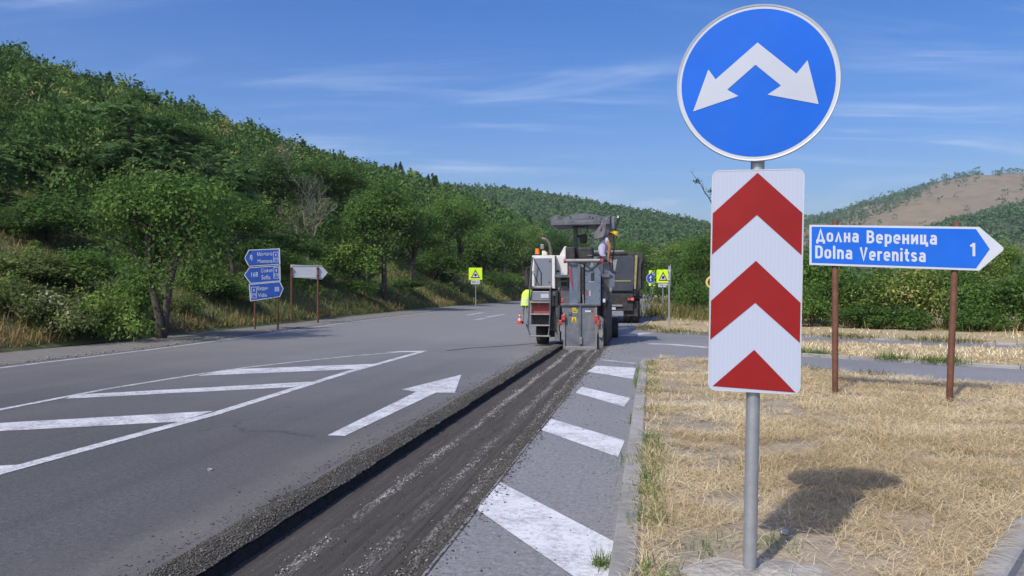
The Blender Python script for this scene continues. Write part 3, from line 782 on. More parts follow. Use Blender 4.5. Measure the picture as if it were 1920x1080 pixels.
def fronds(lobes, n, length, seed, pairs=8):
    r = np.random.default_rng(seed); lobes = np.array(lobes, float)
    per = 9; heads = max(1, n // per)
    k = r.integers(0, len(lobes), heads); d = unit(r.normal(size=(heads, 3))); d[:, 2] = np.where(d[:, 2] < -0.5, -d[:, 2], d[:, 2])
    H = lobes[k, :3] + d * lobes[k, 3:6] * r.uniform(0.55, 1.0, heads)[:, None]
    ht = r.normal(0.5, 0.14, heads)
    Q = []; T = []
    for h in range(heads):
        for j in range(per):
            a = r.uniform(0, 6.28); up = r.uniform(0.2, 1.3); dirh = np.array([math.cos(a), math.sin(a), 0.0])
            dirh = unit(dirh * 0.8 + d[h] * 0.8 + r.normal(0, 0.25, 3)); L = length * r.uniform(0.65, 1.2); s = np.linspace(0.15, 1, pairs)
            base = H[h] + dirh * (L * s)[:, None] + np.array([0, 0, 1.0]) * (up * L * s - 1.05 * L * s * s)[:, None]
            side = np.array([-dirh[1], dirh[0], 0.0])
            for sg in (-1, 1):
                P = base + side * sg * (0.16 * L * np.sin(np.pi * np.clip(s, 0.1, 0.95)) + 0.03)[:, None] - np.array([0, 0, 0.05 * L])
                Nn = unit(np.repeat((np.array([0, 0, 0.55]) + d[h] * 0.6 + side * sg * 0.5 + r.normal(0, 0.35, 3))[None], pairs, 0))
                Dd = unit(np.repeat((side * sg + dirh * 0.5)[None], pairs, 0))
                Q.append(quads(P, Nn, Dd, np.full(pairs, 0.30 * L), np.full(pairs, 0.12 * L))); T.append(np.clip(np.full(pairs, ht[h]) + r.normal(0, 0.1, pairs), 0, 1))
    return np.concatenate(Q), np.concatenate(T)
def q_mesh(name, Q, T, m):
    n = len(Q); return np_mesh(name, Q.reshape(-1, 3), np.arange(n * 4).reshape(n, 4), m, T)
def limb_mesh(name, h, lobes, r0, seed, m=None, fork=0.35, trunks=1):
    r = random.Random(seed); mb = MB(); tops = []
    for tk in range(trunks):
        lean = Vector((r.uniform(-1, 1), r.uniform(-1, 1), 0)) * 0.12 * h * (1 if trunks == 1 else 1.6)
        pts = [Vector((lean.x * (i / 4) ** 1.5 + r.uniform(-1, 1) * 0.02 * h * (i > 0), lean.y * (i / 4) ** 1.5 + r.uniform(-1, 1) * 0.02 * h * (i > 0), -0.25 + (fork * h * 1.9 + 0.25) * i / 4)) for i in range(5)]
        mb.tube(pts, [r0 * 1.25, r0, r0 * 0.85, r0 * 0.68, r0 * 0.4], 7); tops.append(pts)
    for i, lb in enumerate(lobes):
        pts = tops[i % trunks]; a = pts[2 + (i % 2)]; b = Vector(lb[:3]); mid = a.lerp(b, 0.5) + Vector((r.uniform(-1, 1), r.uniform(-1, 1), r.uniform(0, 1))) * 0.08 * h
        mb.tube([a, mid, b], [r0 * 0.5, r0 * 0.33, r0 * 0.1], 5)
        for q in range(3):
            e = b + Vector((r.uniform(-1, 1) * lb[3], r.uniform(-1, 1) * lb[4], r.uniform(-0.6, 1) * lb[5])) * 0.9
            mb.tube([mid.lerp(b, 0.3 + 0.2 * q), mid.lerp(e, 0.6) , e], [r0 * 0.2, r0 * 0.12, r0 * 0.04], 4)
    return mb.mesh(name, m or M_BARK, True)

# prototypes are mesh data only: (trunk mesh, crown mesh, nominal height, nominal width)
PROTO = {}
def lobes_round(seed, h, w, n, low=0.32):
    r = random.Random(seed); L = [(0, 0, h * 0.66, w * 0.30, w * 0.30, h * 0.24)]
    for i in range(n):
        a = i * 2.4 + r.uniform(-0.4, 0.4); q = r.uniform(0.2, 0.34) * w; z = h * r.uniform(low + 0.1, 0.82)
        s = r.uniform(0.14, 0.24)
        L.append((math.cos(a) * q, math.sin(a) * q, z, w * s, w * s, h * r.uniform(0.10, 0.17)))
    L.append((r.uniform(-0.1, 0.1) * w, r.uniform(-0.1, 0.1) * w, h * 0.86, w * 0.16, w * 0.16, h * 0.12))
    return L
def lobes_bush(seed, h, w, n):
    r = random.Random(seed); L = []
    for i in range(n):
        a = i * 2.4 + r.uniform(-0.5, 0.5); q = math.sqrt((i + 0.4) / n) * 0.40 * w
        zt = h * (0.95 - 0.55 * (q / (0.45 * w)) ** 2) * r.uniform(0.75, 1.05)
        s = r.uniform(0.15, 0.24) * w
        L.append((math.cos(a) * q, math.sin(a) * q, zt * 0.62, s, s, zt * 0.40))
    return L
for k, (sd, h, w, nl) in enumerate(((1, 5, 4.2, 9), (2, 5.2, 3.8, 8), (3, 4.8, 4.6, 10))):
    lb = lobes_round(sd, h, w, nl)
    if k == 2: lb = lobes_round(sd, h, w, 13, 0.14)
    PROTO['broad%d' % k] = (limb_mesh('trunk', h, lb, 0.11, sd, trunks=1 + (k == 2)), crown(lb, 15000, 0.115, sd, 150, 0.34), h, w)
for k, (sd, h, w) in enumerate(((5, 7.5, 4.6), (6, 6.5, 4.2))):
    lb = lobes_bush(sd, h, w, 15)
    PROTO['frond%d' % k] = (limb_mesh('trunk', h, lb, 0.12, sd), fronds(lb, 1500, 0.58, sd), h, w)
for k, (sd, h, w, nl) in enumerate(((11, 2.2, 3.0, 9), (12, 1.8, 2.6, 8), (13, 2.8, 3.2, 11))):
    lb = lobes_bush(sd, h, w, nl)
    PROTO['bush%d' % k] = (limb_mesh('stems', h, lb, 0.05, sd, fork=0.2, trunks=3), crown(lb, 5200, 0.13, sd, 90, 0.36), h, w)
lb = lobes_bush(21, 1.3, 2.6, 9)
PROTO['bramble'] = (limb_mesh('stems', 1.3, lb, 0.03, 21, fork=0.2, trunks=3), crown(lb, 4200, 0.105, 21, 120, 0.34), 1.3, 2.6)
def pine(seed):
    r = np.random.default_rng(seed); h = 7.0; P = []; 
    n = 2600; z = r.random(n) ** 0.8; tier = np.round(z * 13) / 13; z2 = tier * 0.9 + r.normal(0, 0.012, n)
    rad = (1.9 * (1 - tier) ** 0.9 + 0.12) * r.random(n) ** 0.5; a = r.uniform(0, 6.28, n) ; a = np.round(a / 0.785 + tier * 5) * 0.785 - tier * 3.9 + r.normal(0, 0.22, n)
    P = np.stack([np.cos(a) * rad, np.sin(a) * rad, 0.8 + z2 * (h - 0.9) - rad * 0.12], 1)
    out = unit(P * np.array([1, 1, 0])); Nn = unit(out * 0.2 + np.array([0, 0, 1.0]) + r.normal(size=(n, 3)) * 0.4)
    L = r.uniform(0.25, 0.5, n); return quads(P, Nn, out + r.normal(size=(n, 3)) * 0.3, L, L * 0.5), np.clip(r.normal(0.45, 0.18, n), 0, 1)
mb = MB().tube([(0, 0, -0.3), (0.03, 0, 3), (0, 0.03, 6.8)], [0.16, 0.11, 0.02], 7)
PROTO['pine'] = (mb.mesh('trunk', M_BARK, True), pine(3), 7.0, 3.6)
def dead(seed):
    r = random.Random(seed); mb = MB()
    def br(p, d, L, rad, dep):
        q = p + d * L * 0.5 + Vector((r.uniform(-1, 1), r.uniform(-1, 1), r.uniform(-1, 1))) * L * 0.07; e = p + d * L
        mb.tube([p, q, e], [rad, rad * 0.8, rad * 0.55], 5 if dep < 2 else 3, False)
        if dep >= 5: return
        for i in range(3 if dep < 4 else 2):
            nd = (d + Vector((r.uniform(-1, 1), r.uniform(-1, 1), r.uniform(-0.35, 0.8))) * 0.62).normalized()
            br(p.lerp(e, r.uniform(0.55, 1.0)), nd, L * r.uniform(0.6, 0.82), rad * 0.58, dep + 1)
    br(Vector((0, 0, -0.2)), Vector((0.1, 0, 1)).normalized(), 1.9, 0.09, 0); br(Vector((0.2, 0.1, -0.2)), Vector((-0.45, 0.1, 1)).normalized(), 1.7, 0.08, 0)
    return mb.mesh('branches', M_GREYWOOD)
DEAD = dead(5)
CROWNS = {}
def crown_mesh(proto, m):
    key = (proto, m.name)
    if proto not in CROWNS: CROWNS[proto] = q_mesh('crown', PROTO[proto][1][0], PROTO[proto][1][1], m)
    return CROWNS[proto]
def plant(name, proto, m, loc, height, width, label, cat, group=None, rz=None):
    tr, _, h, w = PROTO[proto]
    e = empty(name, loc, random.uniform(0, 6.28) if rz is None else rz, label, cat, group)
    e.scale = (width / w, width / w, height / h)
    inst('stems' if 'bush' in proto or proto == 'bramble' else 'trunk', tr, e)
    c = inst('foliage' if 'bush' in proto or proto == 'bramble' else 'crown', crown_mesh(proto, m), e)
    c.material_slots[0].link = 'OBJECT'; c.material_slots[0].material = m      # alike crowns share their mesh
    return e
def on_hill(px, Y): x = (px - 960) / FPX * Y; return (x, Y, hill.z(x, Y) - 0.05)

# ---- single trees of the left hillside, front to back
LT = [  # px, Y, top py, width px, proto, leaf, label
    (302, 23.5, 300, 300, 'broad2', L_GREEN, 'broadleaf tree with forked grey trunk at the foot of the bank left of blue signs'),
    (95, 29, 345, 230, 'bush2', L_GREEN, 'rounded green thicket tree on the bank near the left picture edge'),
    (262, 38, 150, 215, 'frond0', L_FROND, 'tall feathery-leaved tree rising above the forked tree on the bank'),
    (60, 35, 235, 200, 'frond1', L_FROND, 'feathery-leaved tree above the pale shrubs at the left picture edge'),
    (150, 46, 190, 200, 'frond0', L_FROND, 'feathery tree between the two tallest feathery trees on the slope'),
    (400, 42, 250, 175, 'frond1', L_FROND, 'feathery tree whose crown spreads up the slope behind the blue signs'),
    (438, 36, 352, 165, 'broad0', L_GREEN, 'dense dark tree directly behind the stacked blue direction signs'),
    (500, 52, 290, 190, 'broad1', L_DEEP, 'dark broadleaf tree on the slope above the stacked blue signs'),
    (640, 54, 412, 140, 'bush2', L_GREEN, 'bushy low tree just right of the blank sign back'),
    (718, 53, 335, 185, 'broad1', L_GREEN, 'upright broadleaf tree with visible trunk between the blank sign and the yellow sign'),
    (770, 67, 385, 150, 'broad0', L_GREEN, 'middle-green tree leaning over the bank right of the upright tree'),
    (853, 78, 358, 150, 'broad2', L_LIGHT, 'light yellow-green tree on the slope above the small yellow warning sign'),
    (820, 77, 455, 110, 'bush2', L_GREEN, 'dark shrubby tree on the bank left of the yellow warning sign'),
    (905, 100, 430, 120, 'bush0', L_GREEN, 'dark thicket behind the left yellow warning sign'),
    (600, 68, 300, 190, 'broad0', L_GREEN, 'broad green tree behind the bare grey branches'),
    (670, 75, 345, 160, 'broad2', L_GREEN, 'round green tree on the slope behind the upright tree'),
    (945, 112, 415, 110, 'broad1', L_GREEN, 'tree over the far bend of the road left of the machine canopy'),
    (985, 126, 420, 110, 'broad2', L_LIGHT, 'pale green tree behind the exhaust pipe of the milling machine'),
    (320, 60, 215, 200, 'broad1', L_GREEN, 'green tree high on the slope right of the tallest feathery tree'),
    (-60, 30, 230, 190, 'frond0', L_FROND, 'feathery tree cut by the left picture edge'),
    (1035, 120, 430, 90, 'broad0', L_DEEP, 'dark green tree seen under the left end of the machine canopy'),
    (1085, 130, 440, 90, 'broad1', L_GREEN, 'green tree seen between canopy post and operator'),
]
for px, Y, top, wpx, pr, lf, lab in LT:
    x, y, z = on_hill(px, Y)
    ztop = CAM_H + (HOR - top) / FPX * Y
    plant('broadleaf_tree' if 'frond' not in pr else 'feathery_tree', pr, lf, (x, y, z), max(1.2, ztop - z), wpx / FPX * Y, lab, 'tree', 'trees on the left hillside')
x, y, z = on_hill(575, 50)
e = empty('bare_tree', (x, y, z - 0.1), 0.6, 'dead grey tree of bare branches on the slope above the blank sign', 'tree', 'trees on the left hillside')
e.scale = (1.2, 1.2, 1.25); inst('branches', DEAD, e)
x, y, z = on_hill(528, 58)
e = empty('bare_tree', (x, y, z - 0.1), 2.6, 'taller dead grey trunk with bare twigs standing out of the green slope', 'tree', 'trees on the left hillside')
e.scale = (0.8, 0.8, 1.55); inst('branches', DEAD, e)
for i, (px, Y, top) in enumerate(((728, 268, 305), (742, 270, 300), (751, 272, 298), (770, 276, 312), (785, 280, 318), (803, 286, 322), (818, 292, 326), (205, 152, 126), (340, 172, 178))):
    x = (px - 960) / FPX * Y; z = hill.z(x, Y); zt = CAM_H + (HOR - top) / FPX * Y
    lab = ('leftmost of the dark pines on the ridge line', 'second of the dark pines on the ridge line from the left', 'tallest dark pine on the ridge line, third from the left', 'fourth dark pine along the ridge line', 'fifth dark pine along the falling ridge line', 'last but one of the dark pines down the ridge line', 'lowest pine at the right end of the ridge row', 'lone dark tree on the skyline at the upper left', 'small dark tree on the skyline above the feathery tree')[i]
    plant('pine_tree', 'pine', L_PINE, (x, Y, z - 0.2), max(3, zt - z), max(2.4, (zt - z) * 0.55), lab, 'tree', 'dark trees along the ridge')
# ---- shrubs of the bank
LS = [
    (18, 20.5, 515, 150, 'bramble', L_PALE, 'pale flowering shrub lowest at the left picture edge'), (105, 21, 535, 170, 'bramble', L_PALE, 'pale flowering shrub over the brown grass at lower left'),
    (60, 23.5, 470, 170, 'bush1', L_PALE, 'pale-leaved shrub above the flowering shrubs at the left edge'), (185, 22.0, 535, 170, 'bramble', L_LIGHT, 'green shrub left of the forked tree trunk'),
    (150, 25, 460, 170, 'bush0', L_GREEN, 'leafy green shrub behind the pale ones on the bank'), (238, 24.5, 510, 130, 'bush1', L_LIGHT, 'small green shrub under the forked tree'),
    (20, 28, 380, 170, 'bush2', L_DEEP, 'dark rounded bush at the left edge above the pale shrubs'), (390, 31, 490, 120, 'bush0', L_GREEN, 'dark shrub right of the forked tree trunk'),
    (436, 32.5, 525, 90, 'bush1', L_LIGHT, 'green shrub just left of the blue sign posts'), (500, 37, 505, 110, 'bush0', L_GREEN, 'shrub growing behind the blue sign posts'),
    (560, 43, 475, 120, 'bush2', L_GREEN, 'green shrub right behind the blank sign back'), (600, 46, 505, 100, 'bush0', L_GREEN, 'low shrub behind the right post of the blank sign'),
    (665, 49, 520, 90, 'bush1', L_GREEN, 'low dark shrub left of the upright tree trunk'), (760, 62, 520, 90, 'bush1', L_GREEN, 'low shrub right of the upright tree trunk'),
    (835, 80, 510, 80, 'bush0', L_GREEN, 'small dark shrub left of the yellow sign post'), (925, 97, 505, 80, 'bush2', L_GREEN, 'green shrub right of the yellow sign post'),
    (960, 108, 510, 80, 'bush0', L_LIGHT, 'light shrub by the road bend left of the machine'), (540, 46, 420, 170, 'bush2', L_GREEN, 'wide green shrub under the bare grey branches'),
    (660, 52, 440, 130, 'bush0', L_LIGHT, 'yellow-green shrub beneath the bare grey branches'), (480, 40, 440, 150, 'bush2', L_GREEN, 'shrub on the slope above the stacked blue signs'),
    (350, 28, 545, 80, 'bramble', L_PALE, 'small pale shrub right beside the forked trunk'),
]
for px, Y, top, wpx, pr, lf, lab in LS:
    x, y, z = on_hill(px, Y); ztop = CAM_H + (HOR - top) / FPX * Y
    plant('shrub', pr, lf, (x, y, z), max(0.7, min(3.4, ztop - z)), wpx / FPX * Y, lab, 'shrub', 'shrubs on the left bank')

# ---- right side: hedge behind the dry field, trees along the road
RT_ = [
    (1530, 33.5, 455, 140, 'bush0', L_LIGHT, 'green bush between the chevron panel and the place-name sign'),
    (1585, 32, 490, 120, 'bush2', L_GREEN, 'green bush behind the left post of the place-name sign'),
    (1655, 31, 488, 140, 'bush2', L_YELL, 'yellowing bush under the middle of the place-name sign'),
    (1718, 30.4, 486, 130, 'bush0', L_YELL, 'second yellowing bush, left of the right sign post'),
    (1780, 30, 478, 140, 'bush2', L_GREEN, 'green bush behind the right post of the place-name sign'),
    (1850, 29, 495, 140, 'bush2', L_LIGHT, 'bright green bush right of the place-name sign post'),
    (1925, 28, 505, 150, 'bush0', L_GREEN, 'green bush cut by the right picture edge'),
    (1615, 29.6, 560, 100, 'bush1', L_GREEN, 'low bush in front of the hedge, right of the left post'),
    (1690, 28.8, 568, 100, 'bush1', L_GREEN, 'low bush at the foot of the yellowing bushes'),
    (1820, 27.8, 570, 110, 'bush1', L_GREEN, 'low bush at the foot of the hedge right of the right post'),
    (1520, 31, 540, 80, 'bush1', L_LIGHT, 'low light-green bush beside the chevron panel edge'),
    (1850, 42, 440, 130, 'broad0', L_LIGHT, 'light green tree rising behind the right end of the hedge'),
    (2040, 27, 480, 190, 'bush2', L_DEEP, 'dark bush beyond the right picture edge'),
    (1985, 34, 470, 170, 'bush0', L_GREEN, 'green bush behind the hedge at the right edge'),
    (1318, 46, 440, 90, 'broad1', L_GREEN, 'tree just left of the chevron panel behind the round yellow-rimmed sign'),
    (1285, 52, 452, 90, 'bush2', L_GREEN, 'bushy tree behind the thin steel pole'),
    (1300, 44, 520, 70, 'bush0', L_GREEN, 'bush at the field edge left of the chevron panel'),
    (1262, 60, 470, 80, 'bush2', L_DEEP, 'dark bush behind the right yellow warning sign'),
    (1240, 78, 480, 80, 'bush2', L_GREEN, 'green bush above the right yellow warning sign'),
    (1222, 100, 470, 80, 'broad0', L_DEEP, 'dark tree right behind the truck bed'),
    (1340, 62, 455, 110, 'broad2', L_GREEN, 'tree hidden mostly by the chevron panel'),
    (1200, 125, 455, 80, 'broad1', L_GREEN, 'tree above the tipper truck'),
    (1170, 140, 445, 90, 'broad2', L_LIGHT, 'light green tree over the truck beside the operator'),
    (1290, 90, 440, 120, 'broad0', L_LIGHT, 'light green tree in the second row left of the chevron panel'),
    (1440, 48, 450, 140, 'broad2', L_GREEN, 'tree wholly behind the chevron panel'),
]
for px, Y, top, wpx, pr, lf, lab in RT_:
    if 'wholly' in lab or 'beyond the' in lab: continue
    x = (px - 960) / FPX * Y; ztop = CAM_H + (HOR - top) / FPX * Y
    tree = 'broad' in pr
    plant('broadleaf_tree' if tree else 'bush', pr, lf, (x, Y, 0.0), ztop, wpx / FPX * Y * 1.12, lab, 'tree' if tree else 'bush', 'trees and bushes right of the road')
st = empty('slender_tree', ((1400 - 960) / FPX * 30, 30, 0), 0, 'thin tree with a crooked twig sticking out left of the chevron panel', 'tree')
def tw(px, py, dy=0.0): p = AT(px, py, 30); return (p.x - st.location.x, dy, p.z)
MB().tube([(0, 0, -0.2), tw(1398, 520), tw(1385, 450), tw(1362, 415), tw(1338, 388)], [0.07, 0.06, 0.05, 0.035, 0.022], 7).tube([tw(1338, 388), tw(1329, 370), tw(1320, 358), tw(1314, 345), tw(1306, 336), tw(1298, 325), tw(1293, 320)], [0.024, 0.022, 0.02, 0.017, 0.012, 0.008, 0.004], 5).tube([tw(1298, 325), tw(1300, 319), tw(1301, 315)], [0.006, 0.005, 0.003], 4).tube([tw(1320, 358), tw(1318, 348), tw(1317, 342)], [0.012, 0.008, 0.004], 4).tube([tw(1385, 450), tw(1410, 400), tw(1430, 345)], [0.04, 0.03, 0.01], 5).build('trunk', M_BARK, st, True)
lb = [(*tw(1330, 358), 0.14, 0.14, 0.22), (*tw(1308, 341), 0.07, 0.07, 0.07), (*tw(1335, 368), 0.15, 0.15, 0.2), (*tw(1420, 380), 0.7, 0.6, 0.6), (*tw(1375, 420), 0.4, 0.4, 0.4)]
inst('crown', q_mesh('crown', *crown(lb, 700, 0.10, 5, 34, 0.22), L_GREEN), st)

# ---- woods: masses of crowns nobody could count
def wood(name, P, S, m, label, seed, nq, leaf, hmul=1.0, kinds=5, tint_var=0.15, tint0=0.0):
    r = np.random.default_rng(seed); Qs = []
    for k in range(kinds):
        lb = lobes_round(seed + k, 2.0, 2.0, 6, 0.1); q, t = crown(lb, nq, leaf, seed + k, 26, 0.42)
        q[:, :, 2] -= 0.25; Qs.append((q, t))
    V = []; T = []
    kk = r.integers(0, kinds, len(P))
    for k in range(kinds):
        sel = np.where(kk == k)[0]
        if len(sel) == 0: continue
        q, t = Qs[k]; a = r.uniform(0, 6.28, len(sel)); ca, sa = np.cos(a)[:, None, None], np.sin(a)[:, None, None]
        X = q[None, :, :, 0] * ca - q[None, :, :, 1] * sa; Y = q[None, :, :, 0] * sa + q[None, :, :, 1] * ca
        Zz = np.broadcast_to(q[None, :, :, 2], X.shape) * hmul * r.uniform(0.8, 1.35, (len(sel), 1, 1))
        s = S[sel][:, None, None]
        V.append(np.stack([X * s + P[sel, 0][:, None, None], Y * s + P[sel, 1][:, None, None], Zz * s + P[sel, 2][:, None, None]], -1).reshape(-1, 3))
        T.append(np.clip(t[None] + tint0 + r.normal(0, tint_var, (len(sel), 1)), 0, 1).ravel())
    V = np.concatenate(V); T = np.concatenate(T); n = len(T)
    o = inst(name, np_mesh(name, V, np.arange(n * 4).reshape(n, 4), m, T))
    return tag(o, label, 'woodland', kind='stuff')
def scatter(h, n, s0, s1, t0=0.0, t1=1.0):
    return h.at(rng.uniform(t0, t1, n), rng.uniform(s0, s1, n) )
def thin(P, d):
    """drop points nearer than about d to one already kept (grid test)"""
    seen = {}; keep = []
    for i, p in enumerate(P):
        k = (int(p[0] // d), int(p[1] // d))
        if k in seen: continue
        seen[k] = 1; keep.append(i)
    return P[keep]
def visible(P, lo=-160, hi=2080):
    px = 960 + FPX * P[:, 0] / np.maximum(P[:, 1], 1); return P[(px > lo) & (px < hi) & (P[:, 1] > 5)]
P = visible(thin(scatter(hill, 60000, 0.10, 1.06), 2.9))
d = np.hypot(P[:, 0], P[:, 1])
P = P[(d > 33)]
P = P[~((np.abs(960 + FPX * P[:, 0] / P[:, 1] - 575) < 60) & (P[:, 1] < 58))]
d = np.hypot(P[:, 0], P[:, 1]); nearm = d < 115
S = rng.uniform(1.25, 2.1, len(P)) * (0.85 + 0.3 * vnoise(P[:, 0], P[:, 1], 16, 4))
n0 = d < 64; n1 = nearm & ~n0
wood('slope_wood', P[n0], S[n0], L_WOOD, 'green wood on the lower left slope behind the first trees', 45, 1250, 0.095, tint_var=0.2)
wood('hillside_wood', P[n1], S[n1], L_WOOD, 'dense green wood covering the left hillside', 50, 470, 0.165, tint_var=0.2)
midm = (~nearm) & (d < 185); farm = d >= 185
wood('upper_wood', P[midm], S[midm] * 1.12, L_WOOD, 'green wood on the upper left slope', 60, 180, 0.25)
wood('ridge_wood', P[farm], S[farm] * 1.2, L_WOOD, 'distant green wood along the falling left ridge', 65, 56, 0.43)
P = thin(scatter(hill, 30000, 0.02, 0.2), 1.15); P = visible(P); d = np.hypot(P[:, 0], P[:, 1]); P = P[(d > 16) & (d < 150)]
sv = rng.random(len(P)); P = P[sv < 0.72]
wood('bank_scrub', P, rng.uniform(0.22, 0.58, len(P)), L_LIGHT, 'low scrub and undergrowth covering the left bank', 70, 92, 0.30, 0.8, tint0=0.08)
P = visible(thin(scatter(far_hill, 60000, 0.03, 1.02), 5.3))
wood('far_wood', P, rng.uniform(2.1, 3.3, len(P)), L_FAR, 'far green wood covering the long hill behind the machine', 80, 24, 0.6, tint_var=0.09)
P = visible(thin(scatter(spur, 20000, 0.03, 1.02), 7.5))
keep = vnoise(P[:, 0], P[:, 1], 60, 3) > 0.2; P = P[keep]
wood('spur_wood', P, rng.uniform(2.6, 4.6, len(P)), L_FAR, 'green wood on the lower spur below the bare hill', 90, 30, 0.52, tint_var=0.12)
P = visible(thin(scatter(right_hill, 60000, 0.05, 1.01), 12.0))
px = 960 + FPX * P[:, 0] / P[:, 1]; py = HOR - FPX * (P[:, 2] - CAM_H) / P[:, 1]
tan_poly = [(1600, 432), (1650, 404), (1700, 388), (1735, 362), (1765, 350), (1800, 342), (1860, 328), (1925, 325), (2100, 345), (2100, 470), (1700, 470)]
tan_in = in_poly(px + 14 * (vnoise(px, py, 9, 2) - 0.5), py + 8 * (vnoise(px, py, 6, 3) - 0.5), tan_poly)
sp = vnoise(px, py * 2, 22, 6)
P = P[(~tan_in) | (rng.random(len(P)) < np.where(sp > 0.62, 0.16, 0.025))]
wood('bare_hill_wood', P, rng.uniform(3.4, 6.2, len(P)), L_FAR, 'scattered woods on the flanks and crest of the bare tan hill', 100, 24, 0.55, tint_var=0.12)
# valley belt between the near trees and the hills
n = 900
P = np.stack([rng.uniform(20, 170, n), rng.uniform(70, 250, n), np.full(n, -0.1)], 1); P = thin(P, 5.0)
u_ = np.array([UV(p)[0] for p in P]); P = visible(P[u_ > 3], 900, 2100)
wood('valley_wood', P, rng.uniform(1.5, 2.6, len(P)), L_WOOD, 'belt of trees in the valley right of the road', 110, 120, 0.33, tint0=0.05)

# ---- grass
def blades(name, P, L, lean, w, m, label, seed, az=None, tint=None, cat='grass'):
    r = np.random.default_rng(seed); n = len(P)
    a = r.uniform(0, 6.28, n) if az is None else az
    d = np.stack([np.cos(a), np.sin(a), 0 * a], -1); s = np.stack([-np.sin(a), np.cos(a), 0 * a], -1)
    up = np.array([0, 0, 1.0])
    c, sn = np.cos(lean)[:, None], np.sin(lean)[:, None]; c2, s2 = np.cos(np.minimum(lean * 1.5, 1.62))[:, None], np.sin(np.minimum(lean * 1.5, 1.62))[:, None]
    m1 = P + (up * c + d * sn) * (L * 0.5)[:, None]; m2 = m1 + (up * c2 + d * s2) * (L * 0.5)[:, None]
    m2[:, 2] = np.maximum(m2[:, 2], P[:, 2] + 0.003)
    W = (w if np.ndim(w) else np.full(n, w))[:, None]
    v = np.stack([P - s * W, P + s * W, m1 + s * W * 0.75, m1 - s * W * 0.75, m2], 1)
    b = (np.arange(n) * 5)[:, None]
    f = np.concatenate([np.stack([b + 0, b + 1, b + 2], -1).reshape(-1, 3), np.stack([b + 0, b + 2, b + 3], -1).reshape(-1, 3), np.stack([b + 3, b + 2, b + 4], -1).reshape(-1, 3)])
    t = np.clip(r.normal(0.5, 0.2, n) if tint is None else tint, 0, 1)
    o = inst(name, np_mesh(name, v.reshape(-1, 3), f, m, np.concatenate([t, t, t])))
    return tag(o, label, cat, kind='stuff')
STRAW = leaf_material('straw', [(0.0, (0.18, 0.135, 0.07)), (0.35, (0.36, 0.275, 0.145)), (0.7, (0.49, 0.395, 0.235)), (1.0, (0.64, 0.57, 0.42))], 0.2, 0.7, 0.0, 1.8, (1, 1, 1.04))
WEED = leaf_material('weed', [(0.0, (0.045, 0.075, 0.02)), (0.5, (0.09, 0.14, 0.035)), (1.0, (0.20, 0.22, 0.08))], 0.3, 0.6, 0.0, 1.5, (1, 1, 1))
BANKG = leaf_material('bank_grass', [(0.0, (0.06, 0.075, 0.025)), (0.4, (0.11, 0.115, 0.04)), (0.75, (0.20, 0.165, 0.07)), (1.0, (0.28, 0.17, 0.08))], 0.25, 0.7, 0.0, 1.4, (1, 1, 1))
def patch(x, y):
    bare = vnoise(x, y, 0.55, 21) * 0.6 + vnoise(x, y, 0.2, 22) * 0.4 + 0.26 * np.exp(-((x - 0.174 * y - 0.55) / 0.4) ** 2) * (vnoise(x, y, 0.7, 23) > 0.4)
    near = np.clip((2.2 - np.abs(x - (0.35 + 0.174 * y) - 0.5)) / 2.2, 0, 1)
    return np.clip((0.80 - 0.10 * near - bare) * 5, 0.10, 1)
def wfun(x, y): return patch(x, y) * np.clip(7.0 / np.maximum(y, 2.5), 0.12, 1.0) ** 1.5
Q = sample_poly([(max(p[0], -1), max(p[1], 2.4)) for p in near_poly], 86000, wfun)
y_ = Q[:, 1]; n = len(Q)
flat = rng.random(n) < 0.8
lean = np.where(flat, rng.uniform(1.15, 1.5, n), rng.uniform(0.25, 1.05, n))
L = np.where(flat, rng.uniform(0.10, 0.30, n), rng.uniform(0.03, 0.10, n)) * (0.85 + 0.03 * y_)
z0 = np.where(flat, rng.uniform(0, 0.028, n), 0) + ISL
tn = 0.12 + 0.75 * (0.6 * vnoise(Q[:, 0], Q[:, 1], 0.9, 31) + 0.4 * vnoise(Q[:, 0], Q[:, 1], 0.25, 32)) + rng.normal(0, 0.16, n)
blades('dry_grass', np.column_stack([Q, z0]), L, lean, (0.0009 + 0.0008 * rng.random(n)) * (0.6 + 0.12 * y_), STRAW, 'dry flattened straw-coloured grass covering the near traffic island', 1, tint=tn)
def far_grass(name, poly, n, z, label, seed, y0=0.0, hmax=0.17, wm=1.0, ymax=70):
    Q = sample_poly([(min(p[0], 60), min(max(p[1], y0), ymax)) for p in poly], n, lambda x, y: np.clip((22.0 / np.maximum(y, 8)) ** 1.6, 0.05, 1) * (0.25 + 0.75 * (vnoise(x, y, 1.3, seed) > 0.3)))
    k = len(Q)
    blades(name, np.column_stack([Q, np.full(k, z)]), rng.uniform(0.06, hmax, k), rng.uniform(0.6, 1.42, k), (0.005 + 0.006 * rng.random(k)) * wm, STRAW, label, seed, tint=0.25 + 0.55 * vnoise(Q[:, 0], Q[:, 1], 1.7, seed + 5) + rng.normal(0, 0.12, k))
far_grass('dry_grass', B_poly, 12000, 0.06, 'dry grass on the long splitter island beyond the side road', 41, 4)
far_grass('dry_grass', D_poly, 20000, 0.05, 'dry grass on the wide verge in front of the hedge', 42, 0, 0.3, 1.5)
